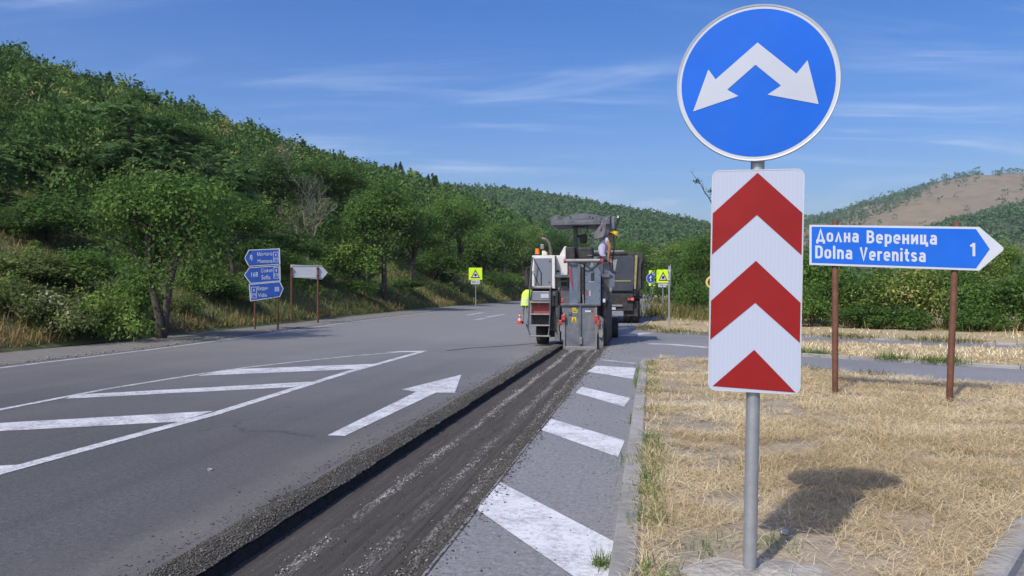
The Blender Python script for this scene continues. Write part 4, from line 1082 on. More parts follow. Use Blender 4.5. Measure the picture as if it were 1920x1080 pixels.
def weeds_line(name, pts, n, spread, z, hmin, hmax, label, seed, m=WEED, w=0.003, clump=0.5):
    r = np.random.default_rng(seed); pts = np.array(pts, float); seg = np.linalg.norm(np.diff(pts, axis=0), axis=1); cum = np.concatenate([[0], np.cumsum(seg)])
    t = r.uniform(0, cum[-1], n * 4)
    x = np.interp(t, cum, pts[:, 0]); y = np.interp(t, cum, pts[:, 1])
    k = vnoise(x, y, clump, seed) > 0.52; x, y = x[k][:n], y[k][:n]; n = len(x)
    P = np.column_stack([x + r.normal(0, spread, n), y + r.normal(0, spread, n), np.full(n, z)])
    return blades(name, P, r.uniform(hmin, hmax, n), r.uniform(0.2, 1.25, n), w * r.uniform(0.6, 1.3, n), m, label, seed)
weeds_line('weeds', [RW(0.21, 3), RW(0.21, 15.8)], 2100, 0.065, ISL, 0.04, 0.15, 'green weeds growing along the inside of the left kerb', 5, w=0.0035)
weeds_line('weeds', [RW(-0.015, 9), RW(0.0, 15.8)], 380, 0.012, 0.0, 0.06, 0.22, 'green weeds in the joint between lane and kerb', 6)
weeds_line('weeds', [(5.2, 14.3), (5.7, 13.6), (7.6, 11.6), (9.4, 10.8)], 900, 0.10, ISL, 0.04, 0.16, 'grey-green weeds along the far edge of the near island', 7, BANKG, 0.005)
weeds_line('weeds', [(6.0, 18.8), (7.95, 16.4), (9.5, 15.0), (12.5, 12.5)], 2600, 0.12, 0.05, 0.06, 0.26, 'green weeds along the kerb of the splitter island', 8, WEED, 0.006)
weeds_line('weeds', [(5.0, 30.6), (5.0, 28.4), (5.5, 27.0), (6.4, 25.9), (9.3, 24.8), (13.5, 21.3), (18, 17.8)], 3600, 0.25, 0.04, 0.06, 0.25, 'grey-green weeds along the kerb of the wide verge', 9, BANKG, 0.009)
weeds_line('weeds', [(8.0, 44), (11.0, 35), (16.0, 29.5), (22, 25)], 5200, 1.1, 0.03, 0.3, 0.9, 'tall green and straw weeds at the foot of the hedge', 10, BANKG, 0.013, 1.5)
weeds_line('weeds', [RW(1.3, 42), RW(1.6, 60), RW(1.5, 90)], 2600, 1.0, 0.0, 0.4, 1.1, 'tall dry weeds beside the road behind the steel pole', 11, BANKG, 0.02, 2.5)
# near tuft at the kerb, and green patches in the dry grass
x, y = G(1128, 1062)
k = 130; P = np.column_stack([x + rng.normal(0, 0.022, k), y + rng.normal(0, 0.03, k), np.zeros(k)])
o = blades('grass_tuft', P, rng.uniform(0.05, 0.14, k), rng.uniform(0.1, 1.2, k), 0.0022 * rng.uniform(0.7, 1.3, k), WEED, 'green grass tuft growing at the kerb on the nearest white bar', 12); del o['kind']; o['category'] = 'grass tuft'
gp = np.array([(1.9, 6.3), (1.05, 4.4), (1.42, 4.45), (3.3, 7.6), (3.9, 6.8), (0.9, 5.6), (2.6, 5.3), (3.4, 5.6), (0.85, 4.9), (1.0, 6.6), (2.9, 9.5)])
ii = rng.integers(0, len(gp), 1100); P = np.column_stack([gp[ii] + rng.normal(0, 0.11, (1100, 2)), np.full(1100, ISL)])
blades('weeds', P, rng.uniform(0.03, 0.12, 1100), rng.uniform(0.2, 1.3, 1100), 0.0022 * rng.uniform(0.7, 1.3, 1100), WEED, 'small green weeds growing between the dry straw of the near island', 13)
# bank grass along the foot of the left slope
n = 46000
tt = rng.random(n) ** 1.2 * 0.86; ss = 0.002 + rng.random(n) ** 1.8 * 0.14
P = hill.at(tt, ss); d = np.hypot(P[:, 0], P[:, 1]); P = P[(P[:, 1] > 11) & (d < 150)]; n = len(P)
tn = 0.2 + 0.65 * vnoise(P[:, 0], P[:, 1], 2.2, 51) + 0.55 * np.exp(-((P[:, 0] + 10.2) / 1.5) ** 2 - ((P[:, 1] - 25.5) / 2.6) ** 2) + 0.3 * np.exp(-((P[:, 1] - 19) / 2.0) ** 2) + rng.normal(0, 0.13, n)
blades('bank_grass', P - np.array([0, 0, 0.02]), rng.uniform(0.15, 0.55, n), rng.uniform(0.15, 1.0, n), (0.007 + 0.008 * rng.random(n)) * (0.6 + P[:, 1] / 40), BANKG, 'green and brown grass on the foot of the left bank', 14, tint=tn)

# ============================================================ SIGNS
M_STEEL = mat('galvanised_steel', (0.36, 0.38, 0.40), 0.5, 0.55, var=0.12, scale=14, bump=0.05)
M_STEEL_D = mat('sign_back_steel', (0.50, 0.53, 0.56), 0.55, 0.25, var=0.08, scale=3)
M_RUST = mat('rusty_brown_paint', (0.13, 0.055, 0.034), 0.7, 0.0, var=0.3, scale=9, bump=0.15)
M_SWHITE = mat('sign_white', (0.50, 0.54, 0.62), 0.42, var=0.04, scale=2.5)
M_SBLUE = mat('sign_blue', (0.008, 0.118, 0.60), 0.42, var=0.07, scale=3, spec=0.2, dust=(0.04, 0.16, 0.57), dustf=0.3)
M_SBLUE2 = mat('sign_blue_faded', (0.012, 0.065, 0.33), 0.5, var=0.12, scale=3)
M_SRED = mat('sign_red', (0.25, 0.010, 0.011), 0.34, var=0.1, scale=4, spec=0.25, dust=(0.28, 0.03, 0.03), dustf=0.4)
M_YEL = mat('fluorescent_yellow', (0.56, 0.86, 0.02), 0.5, var=0.03, scale=3)
M_BLACK = mat('sign_black', (0.012, 0.012, 0.013), 0.6)
M_FADED = mat('faded_white', (0.42, 0.44, 0.50), 0.6, var=0.1, scale=6)
t = NT('sign_white_ribbed')       # reflective film with faint upright ribs
w = t.n.new('ShaderNodeTexWave'); w.bands_direction = 'X'; w.inputs['Scale'].default_value = 16; w.inputs['Distortion'].default_value = 0.6
t.l.new(t.obj, w.inputs['Vector'])
t.color(t.mix(t.rng(w.outputs['Fac'], 0.35, 1.0, 0, 0.35), (0.43, 0.475, 0.595), (0.38, 0.425, 0.54)), 0.42)
M_RIB = t.m

def rrect(w, h, r, n=6):
    pts = []
    for cx, cz, a0 in ((w / 2 - r, -h / 2 + r, -90), (w / 2 - r, h / 2 - r, 0), (-w / 2 + r, h / 2 - r, 90), (-w / 2 + r, -h / 2 + r, 180)):
        for i in range(n + 1):
            a = RAD(a0 + 90 * i / n); pts.append((cx + r * math.cos(a), cz + r * math.sin(a)))
    return pts
def disc(r, n=72): return [(r * math.cos(2 * math.pi * i / n), r * math.sin(2 * math.pi * i / n)) for i in range(n)]
def shift(poly, dx, dz): return [(x + dx, z + dz) for x, z in poly]
def decal(name, poly, y, m, parent, th=0.0012): return MB().prism(poly, y - th, y + 0.0002).build(name, m, parent)

# ---- the post in front: round arrow sign over a chevron panel
zb = 0.10
bx, by = G(1405, 1065, zb)
k = by / 1500.0
sign = empty('traffic_sign', (bx, by, 0), 0, 'tall grey post with a round blue double-arrow sign above a red and white chevron panel', 'road sign')
sign.rotation_euler = (Matrix.Rotation(RAD(1.13), 4, 'Y') @ Matrix.Rotation(RAD(-16), 4, 'Z')).to_euler()
def zz(py): return CAM_H + (HOR - py) * k
MB().lathe([(0.0335, -0.2), (0.0335, zz(30)), (0.030, zz(29)), (0.0, zz(29))], 24).build('post', M_STEEL, sign, True)
cw = 0.957                                                     # narrowing of the plate turned to the lens
xo = -0.013
zc_, rc = zz(157.5) - 0.006, 150.0 * k * 0.957
pl = MB().prism(shift(disc(rc), xo, zc_), -0.052, -0.046).build('round_plate', M_STEEL_D, sign)
rim = MB().lathe([(rc - 0.004, -0.056), (rc + 0.003, -0.058), (rc + 0.006, -0.052), (rc + 0.006, -0.040), (rc, -0.038), (rc - 0.002, -0.046)], 72, 'y', (xo, 0, zc_), False).build('rim', M_STEEL_D, pl, True)
decal('white_border', shift(disc(rc - 0.001), xo, zc_), -0.0525, M_SWHITE, pl)
decal('blue_field', shift(disc(rc - 0.0185), xo, zc_), -0.0545, M_SBLUE, pl)
ax0, ay0 = 1424.0, 157.0
arrow = [(1307, 207), (1391, 181), (1370, 168), (1421, 123), (1468, 165), (1444, 181), (1535, 203), (1514, 120), (1495, 144), (1424, 81), (1348, 147), (1334, 127)]
arr = []
for px, py in arrow:
    arr.append((xo + (px - ax0) * k * 0.975, zc_ - (py - ay0) * k * 0.975))
decal('double_arrow', arr, -0.0565, MATS.get('sign_white_arrow') or mat('sign_white_arrow', (0.46, 0.50, 0.57), 0.45, var=0.04, scale=3), pl)
W, H = 169.0 * k * cw, 411.0 * k
zt = zz(321.5); zm = zt - H / 2
cp = MB().prism(shift(rrect(W, H, 0.035), 0, zm), -0.050, -0.0445).build('chevron_panel', M_RIB, sign)
hem = MB()
_o = shift(rrect(W + 0.006, H + 0.006, 0.038), 0, zm); _i = shift(rrect(W - 0.004, H - 0.004, 0.033), 0, zm); nn = len(_o)
hem.add([(x, -0.0515, z) for x, z in _o] + [(x, -0.0515, z) for x, z in _i] + [(x, -0.035, z) for x, z in _o],
        [(i, (i + 1) % nn, (i + 1) % nn + nn, i + nn) for i in range(nn)] + [(i, i + 2 * nn, (i + 1) % nn + 2 * nn, (i + 1) % nn) for i in range(nn)])
hem.build('folded_edge', M_STEEL_D, cp)
hw = W / 2 - 0.004
def chev(a, b, c, d): return [(-hw, zt - c * k), (-hw, zt - b * k), (0, zt - a * k), (hw, zt - b * k), (hw, zt - c * k), (0, zt - d * k)][::-1]
decal('red_chevron', chev(5, 80, 157, 83), -0.0508, M_SRED, cp)
decal('red_chevron', chev(168, 244, 317, 246), -0.0508, M_SRED, cp)
lw = hw - 0.016
decal('red_chevron', [(-lw, zt - 404 * k), (lw, zt - 408 * k), (0, zt - 333 * k)], -0.0508, M_SRED, cp)
for z in (zm + H * 0.33, zm - H * 0.33, zc_ + 0.18, zc_ - 0.18):
    MB().tube([(0.040 * math.cos(a), 0.040 * math.sin(a), z) for a in np.linspace(-2.6, -0.5, 9)], 0.006, 6).bb(-0.06, 0.06, -0.046, -0.034, z - 0.014, z + 0.014).build('clamp', M_STEEL_D, sign)
# rough concrete footing
mb = MB(); nr, na = 7, 36; vs = []; fs = []
for i in range(nr):
    for j in range(na):
        a = 2 * math.pi * j / na; q = i / (nr - 1)
        rr = q * (0.29 + 0.06 * math.sin(a * 2 + 1) + 0.06 * math.sin(a * 3 + 0.4) + 0.03 * math.sin(a * 7) + 0.035 * random.random()) * (1.15 if math.cos(a) < 0 else 1)
        vs.append((rr * math.cos(a) + 0.02, rr * math.sin(a) * 1.05 - 0.03, 0.062 + 0.042 * (1 - q ** 2.2) + random.uniform(-0.006, 0.006) - (0.03 if i == nr - 1 else 0)))
for i in range(nr - 1):
    for j in range(na): fs.append((i * na + j, i * na + (j + 1) % na, (i + 1) * na + (j + 1) % na, (i + 1) * na + j))
foot_o = mb.add(vs, fs).build('concrete_footing', mat('rough_concrete', (0.33, 0.315, 0.29), 0.95, var=0.3, scale=7, bump=0.9, bscale=30), None, False, loc=(bx, by, 0))
tag(foot_o, 'rough grey concrete footing around the base of the near sign post', 'footing')

# ---- place-name sign on two brown posts
zi = ISL
(ax, ay), (bx2, by2) = G(1566, 740, zi), G(1780, 753, zi)
yaw = math.atan2(by2 - ay, bx2 - ax)
span = math.hypot(bx2 - ax, by2 - ay)
ps = empty('direction_sign', (ax, ay, zi), yaw, 'blue arrow-shaped place-name sign on two brown posts in the dry grass', 'road sign')
SK = math.tan(RAD(-2.9))                                       # the plate hangs down to the right
xl = -0.335 * span / 1.42; 
H = 0.545; 
def zat(x): return 1.90 - zi + SK * (x - xl)
def skew(poly): return [(x, z + zat(x)) for x, z in poly]
# shoulder and tip found along the sign line
def along(px):
    a = (px - 960) / FPX; c, s_ = math.cos(yaw), math.sin(yaw); return (a * ay - ax) / (c - a * s_)
xl, xs, xt = along(1519), along(1836), along(1881)
bot_l = CAM_H - (497 - HOR) / FPX * (ay + xl * math.sin(yaw)); top_l = CAM_H - (422 - HOR) / FPX * (ay + xl * math.sin(yaw))
bot_r = CAM_H - (508 - HOR) / FPX * (ay + xs * math.sin(yaw)); top_r = CAM_H - (426 - HOR) / FPX * (ay + xs * math.sin(yaw))
def zlo(x): return bot_l + (bot_r - bot_l) * (x - xl) / (xs - xl) - zi
def zhi(x): return top_l + (top_r - top_l) * (x - xl) / (xs - xl) - zi
H = top_l - bot_l
for px_, x, lean in ((0, 0.0, 0.0), (1, span, 0.035)):
    ztop = zhi(x) + 0.05
    MB().lathe([(0.040, -0.25), (0.040, ztop), (0.030, ztop + 0.012), (0.0, ztop + 0.012)], 14).build('post', M_RUST, ps, True, loc=(x, 0.0, 0), rot=(0, math.atan(lean), 0))
tip = (xt, (zlo(xs) + zhi(xs)) / 2 + (zlo(xt) - zlo(xs)) * 0.5)
def arrow_poly(d, tipd):
    return [(xl + d, zlo(xl) + d), (xs - d * 0.2, zlo(xs) + d), (tip[0] - tipd, tip[1] - 0.018 * (tipd < 0.05)), (tip[0] - tipd, tip[1] + 0.018 * (tipd < 0.05)), (xs - d * 0.2, zhi(xs) - d), (xl + d, zhi(xl) - d)]
board = MB().prism(arrow_poly(0, 0.0), -0.062, -0.052).build('board', M_STEEL_D, ps)
decal('white_border', arrow_poly(0.003, 0.004), -0.063, M_SWHITE, board)
pp = [(xl + 0.03, zlo(xl) + 0.028), (xs - 0.035, zlo(xs - 0.035) + 0.028), (xs + (xt - xs) * 0.44, tip[1]), (xs - 0.035, zhi(xs - 0.035) - 0.028), (xl + 0.03, zhi(xl) - 0.028)]
decal('blue_field', pp, -0.065, M_SBLUE, board)
def word(body, x0, x1, zbase, capz, m, parent, y, name='lettering', bold=0.0, slope=0.0):
    """lettering fitted to a run x0..x1 with its capitals capz tall"""
    me = text_mesh(body, 1.0, m, 1.0, bold=bold)
    co = np.empty(len(me.vertices) * 3, np.float32); me.vertices.foreach_get('co', co); co = co.reshape(-1, 3)
    ref = text_mesh('H', 1.0, m); c2 = np.empty(len(ref.vertices) * 3, np.float32); ref.vertices.foreach_get('co', c2); caph = c2.reshape(-1, 3)[:, 2].max(); bpy.data.meshes.remove(ref)
    lo, hi = co[:, 0].min(), co[:, 0].max()
    co[:, 0] = x0 + (co[:, 0] - lo) / (hi - lo) * (x1 - x0)
    co[:, 2] = zbase + co[:, 2] / caph * capz + slope * (co[:, 0] - x0)
    co[:, 1] += y
    me.vertices.foreach_set('co', np.ascontiguousarray(co).ravel()); me.update()
    return inst(name, me, parent)
# condensed road lettering drawn from strokes (cap height 1, lower case 0.73)
SW = 0.17; B_ = SW / 2; XH = 0.73 - B_; CH = 1 - B_
def arc(cx, cy, rx, ry, a0, a1, n=8): return [(cx + rx * math.cos(RAD(a0 + (a1 - a0) * i / n)), cy + ry * math.sin(RAD(a0 + (a1 - a0) * i / n))) for i in range(n + 1)]
def stad(x0, x1, y0, y1, r):
    return arc(x1 - r, y1 - r, r, r, 90, 0, 5) + arc(x1 - r, y0 + r, r, r, 0, -90, 5) + arc(x0 + r, y0 + r, r, r, -90, -180, 5) + arc(x0 + r, y1 - r, r, r, 180, 90, 5)
def gl(ch):
    if ch == 'D': w = 0.56; return w, [[(B_, 0), (B_, 1)], [(B_, CH)] + arc(w - B_ - 0.2, CH - 0.2, 0.2, 0.2, 90, 0) + arc(w - B_ - 0.2, B_ + 0.2, 0.2, 0.2, 0, -90) + [(B_, B_)]]
    if ch == 'o' or ch == 'о': w = 0.50; p = stad(B_, w - B_, B_, XH, 0.155); return w, [p + [p[0], p[1]]]
    if ch == 'l': return SW, [[(B_, 0), (B_, 1)]]
    if ch == 'n': w = 0.48; return w, [[(B_, 0), (B_, 0.73)], [(B_, 0.50)] + arc(w - B_ - 0.15, XH - 0.15, 0.15, 0.15, 100, 0) + [(w - B_, 0)]]
    if ch in 'aа': w = 0.48; return w, [[(0.07, 0.60)] + arc(w - B_ - 0.15, XH - 0.13, 0.15, 0.13, 100, 0) + [(w - B_, 0)], [(w - B_, 0.40)] + arc(B_ + 0.11, 0.245 + 0.04, 0.11, 0.11, 90, 180, 5) + arc(B_ + 0.11, B_ + 0.10, 0.11, 0.10, 180, 270, 5) + [(w - B_ - 0.08, B_ + 0.01), (w - B_, B_ + 0.07)]]
    if ch == 'V': w = 0.60; return w, [[(B_ * 0.9, 1), (w / 2, B_ * 0.6), (w - B_ * 0.9, 1)]]
    if ch in 'eе': w = 0.49; return w, [[(B_, 0.365), (w - B_, 0.365)] + arc(w - B_ - 0.15, XH - 0.15, 0.15, 0.15, 0, 90) + arc(B_ + 0.15, XH - 0.15, 0.15, 0.15, 90, 180) + arc(B_ + 0.15, B_ + 0.15, 0.15, 0.15, 180, 270) + arc(w - B_ - 0.15, B_ + 0.15, 0.14, 0.15, 270, 325, 4)]
    if ch == 'r': w = 0.35; return w, [[(B_, 0), (B_, 0.73)], [(B_, 0.47)] + arc(B_ + 0.2, XH - 0.17, 0.18, 0.17, 165, 90) + [(w, XH)]]
    if ch == 'i': return SW, [[(B_, 0), (B_, 0.73)], [(B_, 0.85), (B_, 1.01)]]
    if ch == 't': w = 0.35; return w, [[(0.16, 0.94)] + arc(0.16 + 0.13, B_ + 0.12, 0.13, 0.12, 180, 270) + [(w, B_)], [(0, XH), (w, XH)]]
    if ch == 's': w = 0.45; return w, [[(w - 0.06, 0.585)] + arc(w - B_ - 0.13, XH - 0.11, 0.12, 0.11, 40, 90, 3) + arc(B_ + 0.12, XH - 0.125, 0.12, 0.125, 90, 230, 7) + [(w / 2, 0.365)] + arc(w - B_ - 0.12, B_ + 0.125, 0.12, 0.125, 50, -90, 7) + arc(B_ + 0.13, B_ + 0.11, 0.12, 0.11, 270, 220, 3) + [(0.05, 0.145)]]
    if ch == '1': w = 0.30; return w, [[(w - B_, 0), (w - B_, 1)], [(w - B_, 0.93), (0.0, 0.74)]]
    if ch == 'Д': w = 0.66; return w, [[(0.12, B_), (w * 0.5, CH), (w - 0.12, B_)], [(0, B_), (w, B_)], [(B_ * 0.9, B_), (B_ * 0.9, -0.14)], [(w - B_ * 0.9, B_), (w - B_ * 0.9, -0.14)]]
    if ch == 'л': w = 0.54; return w, [[(B_ * 0.9, 0), (w / 2, 0.66), (w - B_ * 0.9, 0)]]
    if ch == 'н': w = 0.48; return w, [[(B_, 0), (B_, 0.73)], [(w - B_, 0), (w - B_, 0.73)], [(B_, 0.375), (w - B_, 0.375)]]
    if ch == 'и': w = 0.50; return w, [[(B_, 0), (B_, 0.73)], [(w - B_, 0), (w - B_, 0.73)], [(B_, 0.10), (w - B_, 0.63)]]
    if ch == 'ц': w = 0.54; return w, [[(B_, 0.73), (B_, B_), (w, B_)], [(w - 0.12 - B_, 0), (w - 0.12 - B_, 0.73)], [(w - B_ * 0.8, B_), (w - B_ * 0.8, -0.16)]]
    if ch == 'р': w = 0.50; p = stad(B_, w - B_, B_, XH, 0.155); return w, [[(B_, -0.24), (B_, 0.73)], p + [p[0], p[1]]]
    if ch == 'В': w = 0.56; return w, [[(B_, 0), (B_, 1)], [(B_, CH)] + arc(w - 0.03 - B_ - 0.19, CH - 0.2, 0.19, 0.195, 90, -90) + [(B_, 0.525)], [(B_, 0.525)] + arc(w - B_ - 0.2, B_ + 0.22, 0.2, 0.22, 90, -90) + [(B_, B_)]]
    return 0.3, []
def ribbon(mb, pts, y, tf):
    n = len(pts); V = [Vector(p) for p in pts]; L = []; Rr = []
    for i in range(n):
        a = (V[i] - V[i - 1]).normalized() if i else (V[1] - V[0]).normalized(); b = (V[i + 1] - V[i]).normalized() if i < n - 1 else a
        na, nb = Vector((-a.y, a.x)), Vector((-b.y, b.x)); m_ = na + nb
        m_ = m_.normalized() if m_.length > 1e-4 else na
        k_ = min(1.9, 1 / max(0.35, m_.dot(na))) * SW / 2
        L.append(V[i] + m_ * k_); Rr.append(V[i] - m_ * k_)
    vs = [(*tf(p.x, p.y),) for p in L] + [(*tf(p.x, p.y),) for p in Rr]
    mb.add([(x, y, z) for x, z in vs], [(i, i + n, i + n + 1, i + 1) for i in range(n - 1)])
def fit(px0, px1, pyb, pyt, body):
    x0, x1 = along(px0), along(px1); Y = ay + x0 * math.sin(yaw)
    zb_ = CAM_H - (pyb - HOR) / FPX * Y - zi; zt_ = CAM_H - (pyt - HOR) / FPX * Y - zi
    cap = zt_ - zb_; slope = (zlo(xs) - zlo(xl)) / (xs - xl)
    tot = sum(gl(c)[0] for c in body) + 0.13 * (len(body) - 1); sx = (x1 - x0) / tot
    mb = MB(); cur = 0.0; k_ = 0
    for c in body:
        w_, strokes = gl(c)
        for st_ in strokes:
            cu = cur
            ribbon(mb, st_, -0.0668 - 0.0003 * (k_ % 4), lambda a, b: (x0 + (cu + a) * sx, zb_ + b * cap + slope * (cu + a) * sx)); k_ += 1
        cur += w_ + 0.13
    mb.build('lettering', M_SWHITE, board)
fit(1532, 1611, 453.5, 429.5, 'Долна')
fit(1626, 1757, 456.5, 432.5, 'Вереница')
fit(1530, 1599, 484.5, 460.5, 'Dolna')
fit(1613, 1736, 488, 464, 'Verenitsa')
fit(1819.5, 1828.5, 480.5, 456, '1')

# ---- three stacked blue direction plates on the far side
def stacked():
    Y = 29.0; x0 = (478 - 960) / FPX * Y
    zg = hill.z(x0, Y)
    e = empty('direction_signs', (x0, Y, 0), 0.0, 'three stacked blue direction plates on thin rusty posts beside the road', 'road sign')
    kx = Y / FPX
    for px, r in ((478, 0.035), (521, 0.035)):
        x = (px - 478) * kx
        MB().lathe([(r, -0.3), (r, 2.9)], 10).build('post', M_RUST, e, True, loc=(x, 0, 0))
    def X(px): return (px - 478) * kx * (1 + 0.0 )
    def Z(py): return CAM_H + (HOR - py) / FPX * Y
    plates = [  # outline, border inset outline handled by scaling, words
        ([(467, 500), (459, 484), (467, 468.5), (525.5, 466), (526.5, 496)], [('8', 469.5, 474.5, 488.5, 478), ('Монтана', 483.5, 511.5, 480, 473.5), ('Montana', 484, 512, 493, 486.5)], (513.5, 523, 491.5, 472.5)),
        ([(470.5, 532), (458.5, 516), (468, 501.5), (526.5, 497.5), (527, 527)], [('168', 472.5, 484.5, 519, 510.5), ('София', 490.5, 512, 511, 504.5), ('Sofia', 491.5, 508, 524, 516)], (514, 524, 522, 501)),
        ([(470, 565), (467.5, 533), (526, 527.5), (532.5, 541), (526, 556.5)], [('Видин', 484, 503.5, 544, 537.5), ('Vidin', 485, 501, 557, 550), ('88', 516, 524.5, 546.5, 538)], (472, 482.5, 559, 538)),
    ]
    for out, words, box in plates:
        poly = [(X(a), Z(b)) for a, b in out]
        cx_ = sum(p[0] for p in poly) / len(poly); cz_ = sum(p[1] for p in poly) / len(poly)
        pl = MB().prism(poly, -0.062, -0.046).build('plate', M_FADED, e)
        decal('blue_field', [(cx_ + (a - cx_) * 0.945, cz_ + (b - cz_) * 0.91) for a, b in poly], -0.063, M_SBLUE2, pl)
        for w_, p0, p1, b0, b1 in words: word(w_, X(p0), X(p1), Z(b0), Z(b1) - Z(b0), M_FADED, pl, -0.0655, bold=0.004, slope=0.03)
        x0_, x1_, y0_, y1_ = box
        fr = 0.016; a, b, c_, d = X(x0_), X(x1_), Z(y0_), Z(y1_)
        mb = MB()
        for q in (((a, c_), (b, c_), (b, c_ + fr), (a, c_ + fr)), ((a, d - fr), (b, d - fr), (b, d), (a, d)), ((a, c_ + fr), (a + fr, c_ + fr), (a + fr, d - fr), (a, d - fr)), ((b - fr, c_ + fr), (b, c_ + fr), (b, d - fr), (b - fr, d - fr))): mb.prism(q, -0.0655, -0.0642)
        mb.build('road_number_frame', M_FADED, pl)
        word('1', a + (b - a) * 0.42, a + (b - a) * 0.58, c_ + (d - c_) * 0.58, (d - c_) * 0.24, M_FADED, pl, -0.0655, bold=0.004)
        word('E79', a + (b - a) * 0.14, a + (b - a) * 0.86, c_ + (d - c_) * 0.16, (d - c_) * 0.26, M_FADED, pl, -0.0655, bold=0.004)
stacked()

# ---- pale back of a direction sign on two rusty posts
def blank():
    Y = 34.5; x0 = (596 - 960) / FPX * Y
    e = empty('direction_sign', (x0, Y, 0), RAD(24), 'pale blank back of an arrow-shaped sign on two rusty posts', 'road sign')
    c, s_ = math.cos(RAD(24)), math.sin(RAD(24))
    def X(px):
        a = (px - 960) / FPX; return (a * Y - x0) / (c - a * s_)
    def Z(py, x): return CAM_H + (HOR - py) / FPX * (Y + x * s_)
    for px in (546.5, 596):
        x = X(px); MB().lathe([(0.042, -0.4), (0.042, Z(501, x))], 10).build('post', M_RUST, e, True, loc=(x, 0, 0))
    out = [(545, 520), (604, 524), (615, 511), (604, 499), (545, 496)]
    MB().prism([(X(a), Z(b, X(a))) for a, b in out], 0.045, 0.06).build('plate', M_STEEL_D, e)
    for a, b in ((499, 497.8), (520.6, 519.2)):
        MB().box(((X(547) + X(604)) / 2, 0.035, Z((a + b) / 2, 0)), (X(604) - X(547), 0.02, 0.03)).build('stiffener', M_STEEL_D, e)
    for px in (546.5, 596):
        for py in (503, 517): MB().box((X(px), 0.0, Z(py, X(px))), (0.12, 0.10, 0.05)).build('clamp', M_RUST, e)
blank()

# ---- yellow-backed warning triangles
def warning(px, Y, base_py, b0, b1, b2, b3, plate, yaw_, label, text):
    x0 = (px - 960) / FPX * Y
    e = empty('warning_sign', (x0, Y, 0), yaw_, label, 'road sign', 'yellow warning signs')
    q = Y / FPX
    def X(a): return (a - px) * q
    def Z(a): return CAM_H + (HOR - a) * q
    MB().lathe([(0.035, -0.2), (0.035, Z(b1 + 3))], 12).build('post', M_STEEL, e, True)
    bd = MB().prism([(X(b0), Z(b3)), (X(b2), Z(b3)), (X(b2), Z(b1)), (X(b0), Z(b1))], -0.06, -0.045).build('board', M_YEL, e)
    cx_ = (X(b0) + X(b2)) / 2; w = (X(b2) - X(b0)) * 0.36; zb_ = Z(b3) + (Z(b1) - Z(b3)) * 0.13; zt_ = Z(b1) - (Z(b1) - Z(b3)) * 0.14
    h = zt_ - zb_
    decal('red_triangle', [(cx_ - w, zb_), (cx_ + w, zb_), (cx_, zt_)], -0.0615, mat('dark_red_border', (0.14, 0.02, 0.02), 0.5), bd)
    decal('white_triangle', [(cx_ - w * 0.70, zb_ + h * 0.12), (cx_ + w * 0.70, zb_ + h * 0.12), (cx_, zt_ - h * 0.22)], -0.0635, M_SWHITE, bd)
    decal('black_symbol', shift(disc(h * 0.15, 20), cx_, zb_ + h * 0.36), -0.0655, M_BLACK, bd)
    p0, p1, p2, p3 = plate
    pl = MB().prism([(X(p0), Z(p3)), (X(p2), Z(p3)), (X(p2), Z(p1)), (X(p0), Z(p1))], -0.058, -0.045).build('distance_plate', M_SWHITE, e)
    word(text, X(p0) + 0.05, X(p2) - 0.05, Z(p3) + (Z(p1) - Z(p3)) * 0.26, (Z(p1) - Z(p3)) * 0.5, M_BLACK, pl, -0.0605, bold=0.01)
warning(892, 66, 575, 879, 502, 904, 524.5, (883.2, 525.2, 899.6, 532.5), 0.05, 'fluorescent yellow warning sign standing at the left edge of the road', '350 m')
warning(1243, 52, 585, 1231, 505.5, 1255.5, 530, (1234, 531.5, 1252, 538.5), -0.1, 'fluorescent yellow warning sign right of the tipper truck', '150 m')
